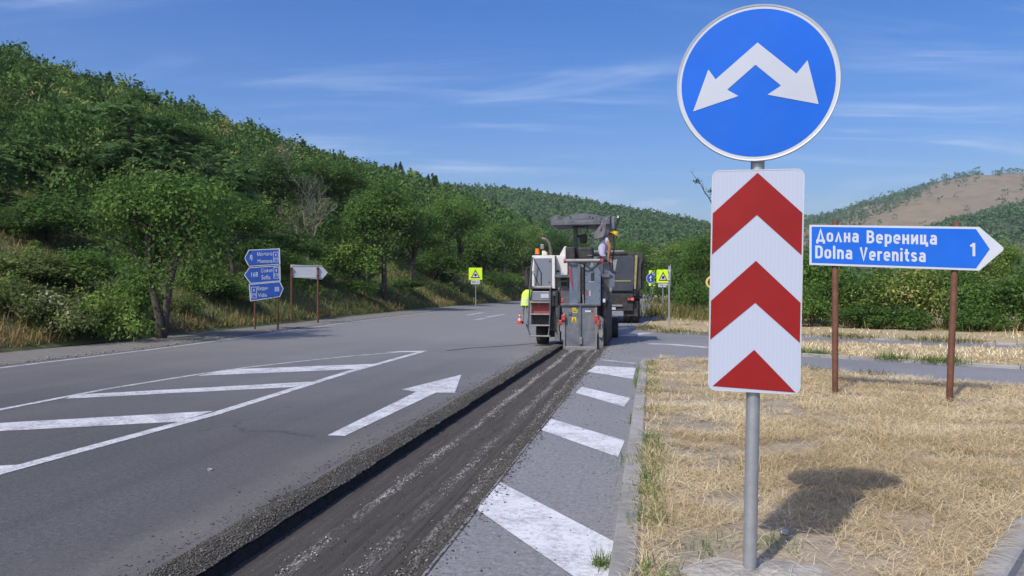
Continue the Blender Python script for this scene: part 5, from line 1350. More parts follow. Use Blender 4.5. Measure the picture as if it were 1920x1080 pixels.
# board with two small round signs, and the edge-on blue sign in front of it
def right_signs():
    Y = 70.0; q = Y / FPX; x0 = (1224 - 960) * q
    def Z(a): return CAM_H + (HOR - a) * q
    e = empty('warning_sign', (x0, Y, 0), -0.1, 'yellow board with two small round signs half hidden behind the right warning sign', 'road sign', 'yellow warning signs')
    MB().lathe([(0.04, -0.2), (0.04, Z(512))], 10).build('post', M_STEEL, e, True)
    bd = MB().prism([(-7.5 * q, Z(536)), (9 * q, Z(536)), (9 * q, Z(507)), (-7.5 * q, Z(507))], -0.06, -0.045).build('board', M_YEL, e)
    for py in (514, 528):
        decal('dark_ring', shift(disc(5.8 * q, 24), 1.2 * q, Z(py)), -0.0615, mat('dark_red_border', (0.14, 0.02, 0.02), 0.5), bd)
        decal('pale_disc', shift(disc(4.3 * q, 24), 1.2 * q, Z(py)), -0.0635, M_FADED, bd)
    Y = 60.0; q = Y / FPX; x0 = (1221 - 960) * q
    e = empty('traffic_sign', (x0, Y, 0), RAD(-42), 'small blue round sign seen aslant beside the truck', 'road sign')
    MB().lathe([(0.035, -0.2), (0.035, CAM_H + (HOR - 512) * q)], 10).build('post', M_STEEL, e, True)
    zc2 = CAM_H + (HOR - 522) * q
    pl = MB().prism(shift(disc(9.5 * q, 28), 0, zc2), -0.06, -0.045).build('round_plate', M_SWHITE, e)
    decal('blue_field', shift(disc(8.6 * q, 28), 0, zc2), -0.0615, M_SBLUE2, pl)
    decal('white_arrow', [(-0.05, zc2 - 0.2), (0.05, zc2 - 0.2), (0.05, zc2 + 0.02), (0.15, zc2 + 0.02), (0, zc2 + 0.22), (-0.15, zc2 + 0.02), (-0.05, zc2 + 0.02)], -0.0635, M_SWHITE, pl)
    # steel pole with an edge-on plate
    bx_, by_ = G(1254.5, 612, 0.05); q = by_ / FPX
    e = empty('sign_pole', (bx_, by_, 0), RAD(70), 'thin steel pole with its sign plate seen edge-on in the dry verge', 'road sign')
    def Z(a): return CAM_H + (HOR - a) * q
    e.rotation_euler = (0, RAD(0.9), RAD(76))
    MB().lathe([(0.036, -0.2), (0.036, Z(499)), (0.0, Z(498.5))], 12).build('post', M_STEEL, e, True)
    MB().prism(shift(disc(0.42, 30), 0.0, Z(516)), -0.058, -0.046).build('round_plate', M_STEEL_D, e)
    for a in (508, 524): MB().bb(-0.08, 0.08, -0.046, 0.042, Z(a) - 0.02, Z(a) + 0.02).build('clamp', M_STEEL_D, e)
    # yellow-rimmed round sign by the panel edge
    Y = 38.0; q = Y / FPX; x0 = (1330.5 - 960) * q; zc2 = CAM_H + (HOR - 529) * q
    e = empty('traffic_sign', (x0, Y, 0), RAD(-14), 'round yellow-rimmed dark red sign peeping out left of the chevron panel', 'road sign')
    MB().lathe([(0.033, -0.2), (0.033, zc2)], 10).build('post', M_STEEL, e, True)
    pl = MB().prism(shift(disc(11.8 * q, 30), 4.5 * q, zc2), -0.06, -0.045).build('round_plate', mat('aged_yellow', (0.62, 0.52, 0.16), 0.5), e)
    decal('red_field', shift(disc(8.2 * q, 30), 4.5 * q, zc2), -0.0615, mat('dark_red_field', (0.12, 0.03, 0.03), 0.5), pl)
right_signs()

# ============================================================ PEOPLE
M_SKIN = mat('skin', (0.36, 0.17, 0.10), 0.6, var=0.08)
M_HAIR = mat('hair', (0.02, 0.015, 0.012), 0.7)
def skin_body(name, J, E, R, zones, mats, parent):
    """one continuous body grown over a skeleton; zones(co) gives the material slot"""
    me = bpy.data.meshes.new(name); me.from_pydata(J, E, []); me.update()
    o = bpy.data.objects.new(name, me); COL.objects.link(o)
    sm = o.modifiers.new('skin', 'SKIN'); sm.use_smooth_shade = True; sm.branch_smoothing = 0.6
    sd = o.modifiers.new('sub', 'SUBSURF'); sd.levels = 2; sd.render_levels = 2
    lay = me.skin_vertices[0].data if me.skin_vertices else None
    if lay is None:
        bm = bmesh.new(); bm.from_mesh(me); bm.verts.layers.skin.verify(); bm.to_mesh(me); bm.free(); lay = me.skin_vertices[0].data
    for i, r in enumerate(R):
        lay[i].radius = r if isinstance(r, tuple) else (r, r); lay[i].use_root = (i == 0)
    bpy.context.view_layer.update()
    m2 = bpy.data.meshes.new_from_object(o.evaluated_get(bpy.context.evaluated_depsgraph_get()))
    bpy.data.objects.remove(o)
    m2.name = name; m2.materials.clear()
    for m in mats: m2.materials.append(m)
    for p in m2.polygons: p.material_index = zones(p.center); p.use_smooth = True
    return inst(name, m2, parent)
def hand_chain(J, E, R, wrist, d, side, up, s=1.0):
    """palm and five curled fingers grown from the wrist joint"""
    d = Vector(d).normalized(); side = Vector(side).normalized(); up = Vector(up).normalized(); w = Vector(J[wrist])
    J.append(tuple(w + d * 0.055 * s)); R.append((0.036 * s, 0.018 * s)); E.append((wrist, len(J) - 1)); palm = len(J) - 1
    for i, (o, L) in enumerate(((-0.03, 0.07), (-0.010, 0.082), (0.010, 0.078), (0.03, 0.062))):
        a = w + d * 0.095 * s + side * o * s; b = a + (d * 0.7 - up * 0.5).normalized() * L * 0.55 * s; c = b + (d * 0.2 - up).normalized() * L * 0.45 * s
        p = palm
        for q, r in ((a, 0.0095), (b, 0.0085), (c, 0.007)):
            J.append(tuple(q)); R.append(r * s); E.append((p, len(J) - 1)); p = len(J) - 1
    a = w + d * 0.035 * s - side * 0.042 * s; b = a + (d * 0.8 - side * 0.5).normalized() * 0.035 * s; p = wrist
    for q, r in ((a, 0.011), (b, 0.009)):
        J.append(tuple(q)); R.append(r * s); E.append((p, len(J) - 1)); p = len(J) - 1
def head_parts(parent, c, fwd, up, hair=True, r=0.105):
    """eyes, nose, ears and hair set on the head at c"""
    f = Vector(fwd).normalized(); u = Vector(up).normalized(); s = f.cross(u).normalized(); u = s.cross(f)
    M = Matrix((s, f, u)).transposed()
    def P(x, y, z): return Vector(c) + M @ Vector((x, y, z))
    for q in (-1, 1):
        mb = MB(); mb.lathe([(0.0, -0.012), (0.009, -0.008), (0.012, 0), (0.009, 0.008), (0.0, 0.012)], 10, c=tuple(P(q * 0.034, r * 0.84, 0.012))).build('eye', M_BLACK, parent, True)
        MB().box(P(q * r * 0.86, -0.005, 0), (0.02, 0.035, 0.055), M).build('ear', M_SKIN, parent, bevel=0.008)
    MB().tube([P(0, r * 0.86, 0.015), P(0, r * 1.18, -0.025), P(0, r * 0.9, -0.032)], [0.008, 0.016, 0.01], 8).build('nose', M_SKIN, parent, True)
    MB().box(P(0, r * 0.86, -0.058), (0.045, 0.02, 0.010), M).build('mouth', mat('lips', (0.30, 0.10, 0.08), 0.6), parent, bevel=0.004)
    if hair:
        mb = MB(); vs = []; fs = []; n = 16; rings = 7
        for i in range(rings):
            th = i / (rings - 1) * 1.75
            for j in range(n):
                a = 2 * math.pi * j / n; rr = r * 1.05
                vs.append(P(rr * math.sin(th) * math.sin(a) * 0.92, -0.018 + rr * math.sin(th) * math.cos(a) * (0.82 if math.cos(a) > 0 else 1.0), 0.01 + rr * math.cos(th) * 1.12 + (0.05 * max(0, math.cos(a)) * math.sin(th))))
        for i in range(rings - 1):
            for j in range(n): fs.append((i * n + j, i * n + (j + 1) % n, (i + 1) * n + (j + 1) % n, (i + 1) * n + j))
        mb.add(vs, fs).build('hair', M_HAIR, parent, True)
    return P

# ============================================================ MILLING MACHINE
MX0, MY0 = (1092 - 960) / FPX * 20.8, 20.8
mill = empty('milling_machine', (MX0, MY0, 0), -TH, 'grey and white road milling machine cutting a trench, seen from behind', 'milling machine')
CS, SN = math.cos(TH), math.sin(TH)
def q(px, py, y=0.0):
    a = (px - 960) / FPX
    x = (a * MY0 + a * y * CS - MX0 - y * SN) / (CS + a * SN)
    Y = MY0 - x * SN + y * CS
    return x, CAM_H - (py - HOR) / FPX * Y
DUST = (0.30, 0.28, 0.25)
M_MGREY = mat('machine_grey', (0.075, 0.09, 0.115), 0.5, 0.15, var=0.14, scale=4, dust=DUST, dustf=0.45)
M_MGREY2 = mat('machine_grey_low', (0.105, 0.122, 0.155), 0.6, 0.1, var=0.2, scale=5, dust=DUST, dustf=0.55)
M_MBLUE = mat('machine_bluegrey', (0.105, 0.145, 0.205), 0.45, 0.1, var=0.10, scale=3, dust=DUST, dustf=0.35)
M_MWHITE = mat('machine_white', (0.66, 0.66, 0.65), 0.45, var=0.06, scale=4, dust=(0.38, 0.36, 0.33), dustf=0.3)
M_MDARK = mat('machine_dark', (0.022, 0.022, 0.024), 0.6, var=0.3, scale=6, dust=(0.14, 0.13, 0.12), dustf=0.3)
M_MRED = mat('machine_red', (0.28, 0.03, 0.028), 0.5, var=0.2, scale=5, dust=DUST, dustf=0.4)
M_LENS = mat('red_lens', (0.42, 0.035, 0.028), 0.4, var=0.15, scale=12, dust=(0.3, 0.22, 0.2), dustf=0.35)
M_RUBBER = mat('rubber', (0.020, 0.020, 0.021), 0.85, var=0.3, scale=6, dust=(0.16, 0.15, 0.14), dustf=0.4)
M_PIPE = mat('exhaust_steel', (0.18, 0.16, 0.14), 0.5, 0.6, var=0.25, scale=9)
M_ORANGE = mat('beacon_orange', (0.75, 0.20, 0.02), 0.3)
M_CREAM = mat('cream', (0.62, 0.58, 0.44), 0.5)
M_PANEL = mat('grey_panel', (0.17, 0.19, 0.23), 0.35, var=0.08, scale=2, dust=DUST, dustf=0.25)
M_CANVAS = mat('grey_canvas', (0.10, 0.106, 0.122), 0.8, var=0.12, scale=5, bump=0.2, bscale=14)
M_STEP = mat('step_metal', (0.22, 0.22, 0.225), 0.5, 0.4, var=0.2, scale=9, dust=DUST, dustf=0.6)
M_OLIVE = mat('dusty_olive', (0.23, 0.235, 0.20), 0.75, var=0.2, scale=4, dust=DUST, dustf=0.6)
def pbox(name, m, x0, y0, x1, y1, yf, dep, parent=mill, bevel=0.012):
    (a, zt_), (b, zb_) = q(x0, y0, yf), q(x1, y1, yf)
    return MB().bb(a, b, yf, yf + dep, zb_, zt_).build(name, m, parent, bevel=bevel)
def ptube(name, m, pts, r, y, parent=mill, n=8):
    P = []
    for p in pts:
        yy = p[2] if len(p) > 2 else y; x, z = q(p[0], p[1], yy); P.append((x, yy, z))
    return MB().tube(P, r, n).build(name, m, parent, True)
def ppoly(name, m, pts, y, dep, parent=mill, bevel=0.01):
    return MB().prism([q(a, b, y) for a, b in pts], y, y + dep).build(name, m, parent, bevel=bevel)
# body and running gear
x0, _ = q(1040, 600, 0.5); x1, _ = q(1127, 600, 0.5)
MB().bb(x0, x1, 0.45, 4.9, 0.62, 1.55).build('chassis', M_MGREY, mill, bevel=0.04)
xh0, _ = q(1041, 500, 0.6)
hood = MB().prism([(xh0, 1.55), (0.62, 1.55), (0.62, 2.02), (xh0, 2.34)], 1.9, 4.7).build('engine_hood', M_MWHITE, mill, bevel=0.05)
pbox('hood_panel', M_MWHITE, 1041, 479, 1064, 541, 0.62, 0.9)
gr = pbox('grille', M_MDARK, 1051, 517, 1063, 526, 0.60, 0.05, bevel=0.004); pbox('grille', M_MDARK, 1052, 528.5, 1063, 537, 0.60, 0.05, bevel=0.004)
for py in (518.5, 521, 523.5, 530, 532.5, 535): pbox('grille_slat', M_MGREY, 1051.5, py, 1062.5, py + 0.9, 0.585, 0.02, gr, 0)
pbox('hood_handle', M_MDARK, 1043, 507, 1049, 510, 0.60, 0.04, bevel=0.005)
ppoly('hood_top', M_MWHITE, [(1049, 479), (1062, 479), (1062, 462), (1058, 462)], 0.7, 0.8)
pbox('lower_side', M_MGREY, 1040, 541, 1056, 575, 0.5, 0.5)
# rear plates of the drum housing
lp = ppoly('rear_plate', M_MGREY2, [(1058, 655), (1119, 655), (1119, 571), (1054, 571), (1054, 585), (1058, 590)], 0.0, 0.05)
for a, b in ((1056, 1059.5), (1116, 1119.5)): pbox('guide_rail', M_STEP, a, 588 if a < 1060 else 577, b, 655, -0.05, 0.08, lp, 0.008)
pbox('bottom_lip', M_STEP, 1055.5, 649.5, 1120, 657, -0.035, 0.09, lp, 0.008)
pbox('centre_post', M_MGREY, 1086.5, 573, 1090, 638, -0.05, 0.05, lp, 0.008)
pbox('latch', M_STEP, 1086, 632, 1091.5, 646, -0.07, 0.05, lp, 0.01)
pbox('ledge', M_MGREY, 1051, 569, 1126, 573.5, -0.06, 0.16, lp, 0.01)
ppoly('upper_plate', M_MBLUE, [(1067.5, 570), (1087, 570), (1087, 496), (1068, 496)], 0.06, 0.05)
up = ppoly('upper_plate', M_MBLUE, [(1097, 570), (1126, 571), (1126.5, 512), (1121, 500), (1097, 498)], 0.03, 0.05)
pbox('upper_gap', M_MDARK, 1087, 492, 1097.5, 568, 0.12, 0.05)
pbox('lift_post', M_MGREY, 1083, 493, 1088.5, 568, -0.01, 0.06)
ptube('hydraulic_cylinder', M_MDARK, [(1093, 494), (1093, 552)], 0.042, 0.02)
ptube('hydraulic_rod', M_STEP, [(1093, 552), (1094.5, 575)], 0.022, 0.0)
ptube('cylinder_pin', M_STEP, [(1089.5, 496), (1093.5, 501)], 0.03, -0.03)
pbox('plate_label', M_MDARK, 1108, 512, 1114, 526, 0.015, 0.01, up, 0); pbox('plate_mark', M_FADED, 1104, 528, 1115, 529, 0.02, 0.006, up, 0)
for a, b, c_ in ((1099, 545, 'r'), (1105, 545, 'w')): pbox('faded_mark', M_MRED if c_ == 'r' else M_FADED, a, b, a + 2.2, b + 10, 0.022, 0.004, up, 0)
ptube('cable', M_MDARK, [(1094, 502), (1100, 508), (1108, 505), (1116, 498), (1123, 494)], 0.012, 0.0)
ptube('cable', M_MDARK, [(1095, 495), (1103, 500), (1111, 506), (1113, 512)], 0.01, 0.0)
ppoly('torn_flap', M_MRED, [(1067, 496), (1070.5, 500), (1074, 540), (1074.5, 546), (1070, 528), (1066.5, 512)], 0.03, 0.012, bevel=0)
tb = ptube('top_bar', M_STEP, [(1061, 489), (1125, 488.5)], 0.052, -0.02, n=12)
ptube('bar_end', M_MRED, [(1057, 489.5), (1061.5, 489)], 0.06, -0.02, tb); ptube('bar_end', M_MRED, [(1125, 488), (1130, 491)], 0.07, -0.02, tb)
for i in range(6):
    for a in (1060.8, 1114.6): ptube('bolt', M_STEP, [(a, 596 + i * 9.5, -0.012), (a, 596 + i * 9.5, 0.0)], 0.012, 0.0, lp, 6)
for i in range(4):
    for a in (1099, 1124): ptube('bolt', M_MDARK, [(a, 515 + i * 15, 0.015), (a, 515 + i * 15, 0.03)], 0.012, 0.0, up, 6)
for a, b in ((1036, 580), (1039, 584)): ptube('hydraulic_hose', M_MDARK, [(a, b), (a + 3, b + 14), (a + 1, b + 28), (a + 5, b + 40)], 0.014, 0.22)
# lamps and stickers
for a, b, c_, d in ((1052.5, 590, 1060, 601), (1048, 600, 1054, 609), (1114, 591, 1122, 603), (1118.5, 601, 1124.5, 611)):
    pbox('tail_lamp', M_LENS, a, b, c_, d, -0.13, 0.09, bevel=0.02)
pbox('tail_lamp', M_LENS, 1052, 559, 1057, 568, -0.03, 0.06, bevel=0.015); ptube('red_hose', M_LENS, [(1053.5, 539), (1053.5, 560)], 0.008, -0.0)
M_STK = mat('sticker_yellow', (0.55, 0.42, 0.02), 0.5)
for a, b, c_, d in ((1072.5, 576, 1080, 579.6), (1073, 580.4, 1082.5, 586.5)): pbox('sticker', M_STK, a, b, c_, d, -0.004, 0.003, lp, 0)
pbox('sticker_mark', M_BLACK, 1074, 582.6, 1081, 584.2, -0.0055, 0.001, lp, 0)
pbox('sticker', M_STK, 1072, 594.5, 1080.5, 603.8, -0.004, 0.003, lp, 0)
ppoly('sticker_triangle', M_BLACK, [(1073.2, 602.8), (1079.3, 602.8), (1076.2, 596.2)], -0.0055, 0.001, lp, 0)
ppoly('sticker_mark', M_STK, [(1075, 601.6), (1077.5, 601.6), (1076.2, 598.6)], -0.0068, 0.001, lp, 0)
pbox('sticker', M_SWHITE, 1097, 582, 1108, 585.2, -0.004, 0.003, lp, 0); pbox('sticker_mark', M_SRED, 1108.2, 581.8, 1112, 585.2, -0.004, 0.003, lp, 0)
pbox('small_bracket', M_MGREY, 1066, 584, 1072, 590, -0.03, 0.04, lp, 0.006)
# left column and right side plates
ptube('lifting_column', M_STEP, [(1045.5, 578), (1045.5, 630)], 0.065, 0.35); ptube('lifting_column_sleeve', M_MGREY, [(1045.5, 572), (1045.5, 596)], 0.085, 0.35)
pbox('column_foot', M_MGREY2, 1040, 622, 1050, 640, 0.25, 0.35)
ppoly('side_plate', M_OLIVE, [(1121.5, 606), (1128, 604), (1131, 625), (1129, 634), (1123, 632)], -0.02, 0.06); 
ppoly('edge_protector', M_MGREY2, [(1121, 655), (1131.5, 652), (1131.5, 598), (1122, 590)], 0.08, 2.6)
MB().bb(q(1128, 600, 0.3)[0], q(1138.5, 600, 0.3)[0], 0.25, 2.9, 0.02, 1.14).build('side_skirt', M_MDARK, mill, bevel=0.05)
pbox('white_tag', M_SWHITE, 1130.5, 560, 1135, 567, 0.05, 0.02, bevel=0.003)
for j in range(3): ptube('hydraulic_hose', M_MDARK, [(1128, 520 + 9 * j), (1133 + j, 530 + 7 * j), (1141 - j, 543 + 5 * j), (1142 - j, 555 + 6 * j), (1136, 566 + 6 * j)], 0.016, 0.12 + 0.05 * j)
ptube('lifting_column', M_MGREY, [(1128.5, 494), (1129, 600)], 0.06, 0.5); pbox('mount', M_MDARK, 1126, 515, 1131, 528, 0.3, 0.2)
# wheels
def wheel(x, y, z, r, w, parent, rimm=None):
    prof = [(r * 0.55, -w / 2), (r * 0.92, -w / 2), (r, -w * 0.38), (r, w * 0.38), (r * 0.92, w / 2), (r * 0.55, w / 2)]
    o = MB().lathe(prof, 32, 'x', (x, y, z)).build('wheel', M_RUBBER, parent, True)
    MB().lathe([(0.02, -w * 0.42), (r * 0.56, -w * 0.42), (r * 0.56, w * 0.42), (0.02, w * 0.42)], 20, 'x', (x, y, z)).build('rim', rimm or M_MGREY, o, True)
    for i in range(20):
        a = 2 * math.pi * i / 20
        MB().box((x, y + r * math.cos(a), z + r * math.sin(a)), (w * 0.9, 0.03, 0.02), Matrix.Rotation(a + math.pi / 2, 3, 'X')).build('tread_block', M_RUBBER, o)
xw, _ = q(1018, 640, 1.0)
wheel(xw, 1.0, 0.33, 0.33, 0.30, mill); wheel(0.62, 4.2, 0.30, 0.30, 0.26, mill); wheel(-0.75, 4.2, 0.30, 0.30, 0.26, mill)
pbox('wheel_arm', M_MDARK, 1022, 600, 1045, 632, 0.85, 0.3)
# cabinet with ladder on the left
cab_ = pbox('cabinet', M_MWHITE, 997.5, 479, 1041, 541, 0.32, 1.1)
pbox('cabinet_window', M_PANEL, 1001.5, 484, 1034.5, 537, 0.30, 0.03, cab_, 0.006)
ptube('window_bar', M_MDARK, [(1000.5, 485), (1014.5, 511), (1014.5, 536)], 0.011, 0.28, cab_); ptube('window_bar', M_MDARK, [(1000, 512), (1011.5, 537)], 0.011, 0.28, cab_)
for a, b in ((1031, 490), (1030, 529)): ptube('window_bolt', M_MDARK, [(a, b, 0.30), (a, b, 0.285)], 0.02, 0.29, cab_)
pbox('door_post', M_MWHITE, 1035, 479, 1040.5, 541, 0.29, 0.05, cab_)
ptube('grab_rail', M_MDARK, [(1041, 480), (1042, 500), (1042, 541)], 0.014, 0.24)
pbox('sill', M_STEP, 997, 536.5, 1034, 541, 0.18, 0.2)
pbox('lower_box', M_MDARK, 998, 541, 1047, 612, 0.45, 1.0)
pbox('equipment', M_MDARK, 1034, 545, 1046, 575, 0.25, 0.25); pbox('equipment', M_MGREY, 1036, 548, 1042, 556, 0.22, 0.05); pbox('equipment', M_MDARK, 1031, 575, 1044, 620, 0.35, 0.3)
lad = pbox('step_box', M_PANEL, 995, 546, 1030.5, 564, 0.14, 0.3, bevel=0.015)
pbox('number_plate', M_FADED, 1014, 551, 1029, 559, 0.125, 0.012, lad, 0.003)
pbox('step_riser', M_MRED, 995.5, 568, 1030.5, 587.5, 0.22, 0.04, lad, 0.005)
pbox('step_riser', M_MDARK, 995.5, 590, 1030.5, 609, 0.26, 0.04, lad, 0.005)
for py, yo in ((565.5, 0.03), (588, 0.02), (609, 0.0), (629, -0.02)): pbox('step', M_STEP, 992.5, py, 1031, py + 2.8, yo, 0.24, lad, 0.008)
ptube('ladder_rail', M_MGREY, [(999, 482), (995, 512), (993, 545), (991.5, 585), (990.5, 618), (995, 632)], 0.022, 0.05, lad)
ptube('ladder_rail', M_MGREY, [(1032, 541), (1031.5, 585), (1030, 615), (1028, 631)], 0.022, 0.05, lad)
ptube('ladder_rail', M_MDARK, [(987, 608), (992, 622), (994, 630)], 0.02, 0.1, lad)
ptube('mirror_arm', M_MDARK, [(998, 498), (989, 503), (987, 510)], 0.014, 0.2); pbox('mirror', M_MDARK, 983, 507, 991, 539, 0.2, 0.09, bevel=0.03)
# on the roof: beacon, work lamp, exhaust
bo = ptube('beacon', M_ORANGE, [(1007.5, 477), (1007.5, 466)], [0.065, 0.055], 0.6, n=14); ptube('beacon_foot', M_MDARK, [(1007.5, 480), (1007.5, 476.5)], 0.07, 0.6, bo)
ptube('lamp_stalk', M_CREAM, [(1020, 479), (1019.5, 470)], 0.05, 0.6); pbox('work_lamp', M_STEP, 1013, 458, 1019.5, 467, 0.55, 0.12); pbox('lamp_foot', M_CREAM, 1016, 472, 1025, 478.5, 0.5, 0.3)
ptube('exhaust_pipe', M_PIPE, [(1032.5, 480), (1032, 466), (1030, 456), (1026, 450.5), (1021, 448), (1016, 447.5)], 0.047, 0.9, n=12)
# operator's stand with canopy
MB().bb(-0.75, 0.70, 0.15, 1.9, 1.80, 1.88).build('platform', M_MGREY, mill, bevel=0.01)
pbox('console', M_MDARK, 1060, 463, 1078, 487, 0.35, 0.5, bevel=0.03); pbox('seat', M_MDARK, 1082, 463, 1112, 487, 0.55, 0.35, bevel=0.05); pbox('seat_edge', M_MGREY, 1101, 478, 1111, 480.5, 0.53, 0.03)
pbox('guard_panel', M_MGREY, 1112, 482, 1120, 500, 0.6, 0.4)
pbox('canopy_post', M_MGREY, 1075, 424, 1083, 487, 1.0, 0.14, bevel=0.02); pbox('post_bracket', M_MGREY, 1071.5, 470, 1084, 487, 0.95, 0.2)
pbox('post_head', M_MDARK, 1072, 420.5, 1098, 425.5, 0.95, 0.3)
ptube('monitor_cable', M_MDARK, [(1101.5, 420), (1101.5, 432), (1096, 440)], 0.009, 0.8); pbox('monitor', M_MDARK, 1086.5, 439, 1100.5, 455.5, 0.75, 0.16, bevel=0.04); ptube('monitor_arm', M_MDARK, [(1083, 442), (1088, 444)], 0.03, 0.9)
ptube('white_stay', M_SWHITE, [(1111.5, 446), (1110, 462)], 0.03, 1.2)
def canopy():
    n, mrow = 26, 10; vs = []; fs = []
    y0, y1 = 0.35, 2.1
    xa, _ = q(1033.5, 410, y0); xb, _ = q(1143, 410, y0)
    zb_ = q(1090, 420.5, y0)[1]
    top = [(1033.5, 408.5), (1036, 404), (1046, 403.5), (1056, 407), (1062, 405.5), (1070, 402.5), (1082, 400.2), (1094, 399.6), (1108, 401), (1118, 403), (1128, 406.5), (1138, 405), (1143, 404)]
    tx = [q(a, b, y0)[0] for a, b in top]; tz = [q(a, b, y0)[1] for a, b in top]
    for i in range(n + 1):
        x = xa + (xb - xa) * i / n
        for j in range(mrow + 1):
            s = j / mrow; y = y0 + (y1 - y0) * s
            h = np.interp(x, tx, tz) - zb_
            edge = min(1.0, min(s, 1 - s) * 7 + 0.55)
            vs.append((x, y, zb_ + h * edge + 0.05 * math.sin(s * 3.1) + 0.012 * math.sin(x * 17 + s * 9)))
    top_n = len(vs)
    for i in range(n + 1):
        for j in range(mrow + 1):
            vs.append((xa + (xb - xa) * i / n, y0 + (y1 - y0) * j / mrow, zb_))
    m1 = mrow + 1
    for i in range(n):
        for j in range(mrow):
            a = i * m1 + j; fs.append((a, a + m1, a + m1 + 1, a + 1)); b = a + top_n; fs.append((b, b + 1, b + m1 + 1, b + m1))
    for i in range(n):
        for j in (0, mrow): a = i * m1 + j; fs.append((a, a + m1, a + m1 + top_n, a + top_n))
    for j in range(mrow):
        for i in (0, n): a = i * m1 + j; fs.append((a, a + 1, a + 1 + top_n, a + top_n))
    c = MB().add(vs, fs).build('canopy', M_CANVAS, mill, True)
    pbox('canopy_rim', M_MGREY, 1033, 414, 1126, 420.8, 0.32, 0.03, c, 0.008)
    for a, b, w in ((1046, 406, 3), (1051, 407, 2), (1067, 405.5, 4), (1104, 405, 2.4), (1110, 406.5, 3), (1117, 405.5, 2), (1126, 408, 3)): pbox('worn_mark', M_MDARK, a, b, a + w, b + 2.2, 0.335, 0.02, c, 0)
    return c
canopy()
def drape():
    n, mrow = 12, 14; vs = []; fs = []
    A = [(1119, 420), (1146, 403)]; B = [(1113.5, 450), (1141, 442)]
    for i in range(n + 1):
        s = i / n
        for j in range(mrow + 1):
            t_ = j / mrow
            px = (A[0][0] * (1 - s) + A[1][0] * s) * (1 - t_) + (B[0][0] * (1 - s) + B[1][0] * s) * t_ - 2.2 * math.sin(math.pi * t_) * (1 - s)
            py = (A[0][1] * (1 - s) + A[1][1] * s) * (1 - t_) + (B[0][1] * (1 - s) + B[1][1] * s) * t_
            y = 0.50 - 0.16 * math.sin(math.pi * s) + 0.022 * math.sin(px * 0.55 + t_ * 5) + 0.012 * math.sin(t_ * 9 + s * 4)
            x, z = q(px, py, y); vs.append((x, y, z))
    for i in range(n):
        for j in range(mrow): a = i * (mrow + 1) + j; fs.append((a, a + 1, a + mrow + 2, a + mrow + 1))
    o = MB().add(vs, fs).build('canopy_drape', mat('violet_grey_cloth', (0.15, 0.145, 0.165), 0.85, var=0.2, scale=9, bump=0.3, bscale=20), mill, True)
    sd = o.modifiers.new('thick', 'SOLIDIFY'); sd.thickness = 0.02
drape()
pbox('canopy_bracket', M_MBLUE, 1144, 406, 1152, 430, 0.55, 0.12); ptube('strap', M_MDARK, [(1152, 432), (1157, 420), (1160, 410), (1158, 404)], 0.03, 0.6); pbox('corner_lamp', M_SWHITE, 1157, 404.5, 1160.5, 409, 0.55, 0.06)
ptube('side_stay', M_MDARK, [(1150, 440), (1152, 462), (1149, 486)], 0.02, 0.7)
# conveyor reaching forward towards the truck
cv = MB()
R_ = Matrix.Rotation(math.atan2(1.35, 5.2), 3, 'X')
conv = MB().box((0.02, 7.2, 1.78), (0.82, 5.4, 0.34), R_).build('conveyor', M_OLIVE, mill, bevel=0.03)
MB().box((0.02, 7.2, 2.02), (0.62, 5.3, 0.05), R_).build('conveyor_belt', M_RUBBER, conv)
for s_ in (-1, 1): MB().tube([(0.02 + s_ * 0.44, 4.7, 1.25), (0.02 + s_ * 0.44, 9.8, 2.6)], 0.04, 8).build('conveyor_rail', M_OLIVE, conv, True)
MB().tube([(-0.42, 9.85, 2.5), (0.46, 9.85, 2.5)], 0.16, 14).build('conveyor_drum', M_RUBBER, conv, True)
MB().tube([(0.02, 4.4, 2.1), (0.02, 8.4, 2.42)], 0.035, 8).build('conveyor_stay', M_STEP, conv, True)

# ---- operator: sits sideways, leaning out to the right
def at3(px, py, y): x, z = q(px, py, y); return (x, y, z)
op = empty('person', (0, 0, 0), 0, 'operator in pale lilac shirt and yellow cap leaning out from under the canopy', 'person')
op.location = mill.location; op.rotation_euler = mill.rotation_euler
y = 0.66
J = [at3(1126.5, 480, y), at3(1127, 466, y), at3(1129, 453, y), at3(1138, 444.5, y), at3(1146, 440.5, y + 0.02), at3(1150, 439, y + 0.03)]
R = [(0.19, 0.19), (0.185, 0.185), (0.20, 0.20), 0.11, 0.066, (0.095, 0.10)]
E = [(0, 1), (1, 2), (2, 3), (3, 4), (4, 5)]
for s_, yy in ((1, y - 0.19), (-1, y + 0.19)):
    b = len(J)
    J += [at3(1136, 447.5, yy), at3(1143.5, 464, yy - 0.02 * s_), at3(1141, 478, yy), at3(1140.5, 482, yy)]
    R += [0.075, 0.05, 0.038, 0.034]; E += [(2, b), (b, b + 1), (b + 1, b + 2), (b + 2, b + 3)]
    hand_chain(J, E, R, b + 3, (0.2, 0, -1), (0, 1, 0), (1, 0, 0.2))
for yy in (y - 0.11, y + 0.11):
    b = len(J); kx, kz = q(1145, 488, yy)
    J += [at3(1131, 484, yy), (kx, yy, kz), (kx + 0.03, yy, 1.98), (kx + 0.16, yy, 1.92)]
    R += [0.095, 0.07, 0.05, 0.042]; E += [(0, b), (b, b + 1), (b + 1, b + 2), (b + 2, b + 3)]
sh0 = Vector(J[2]); el_z = q(1143, 458, y)[1]; neckx = q(1141, 444, y)[0]; seatz = q(1127, 480.5, y)[1]
knee_x = q(1134, 482, y)[0]; armx = q(1139.5, 460, y)[0]
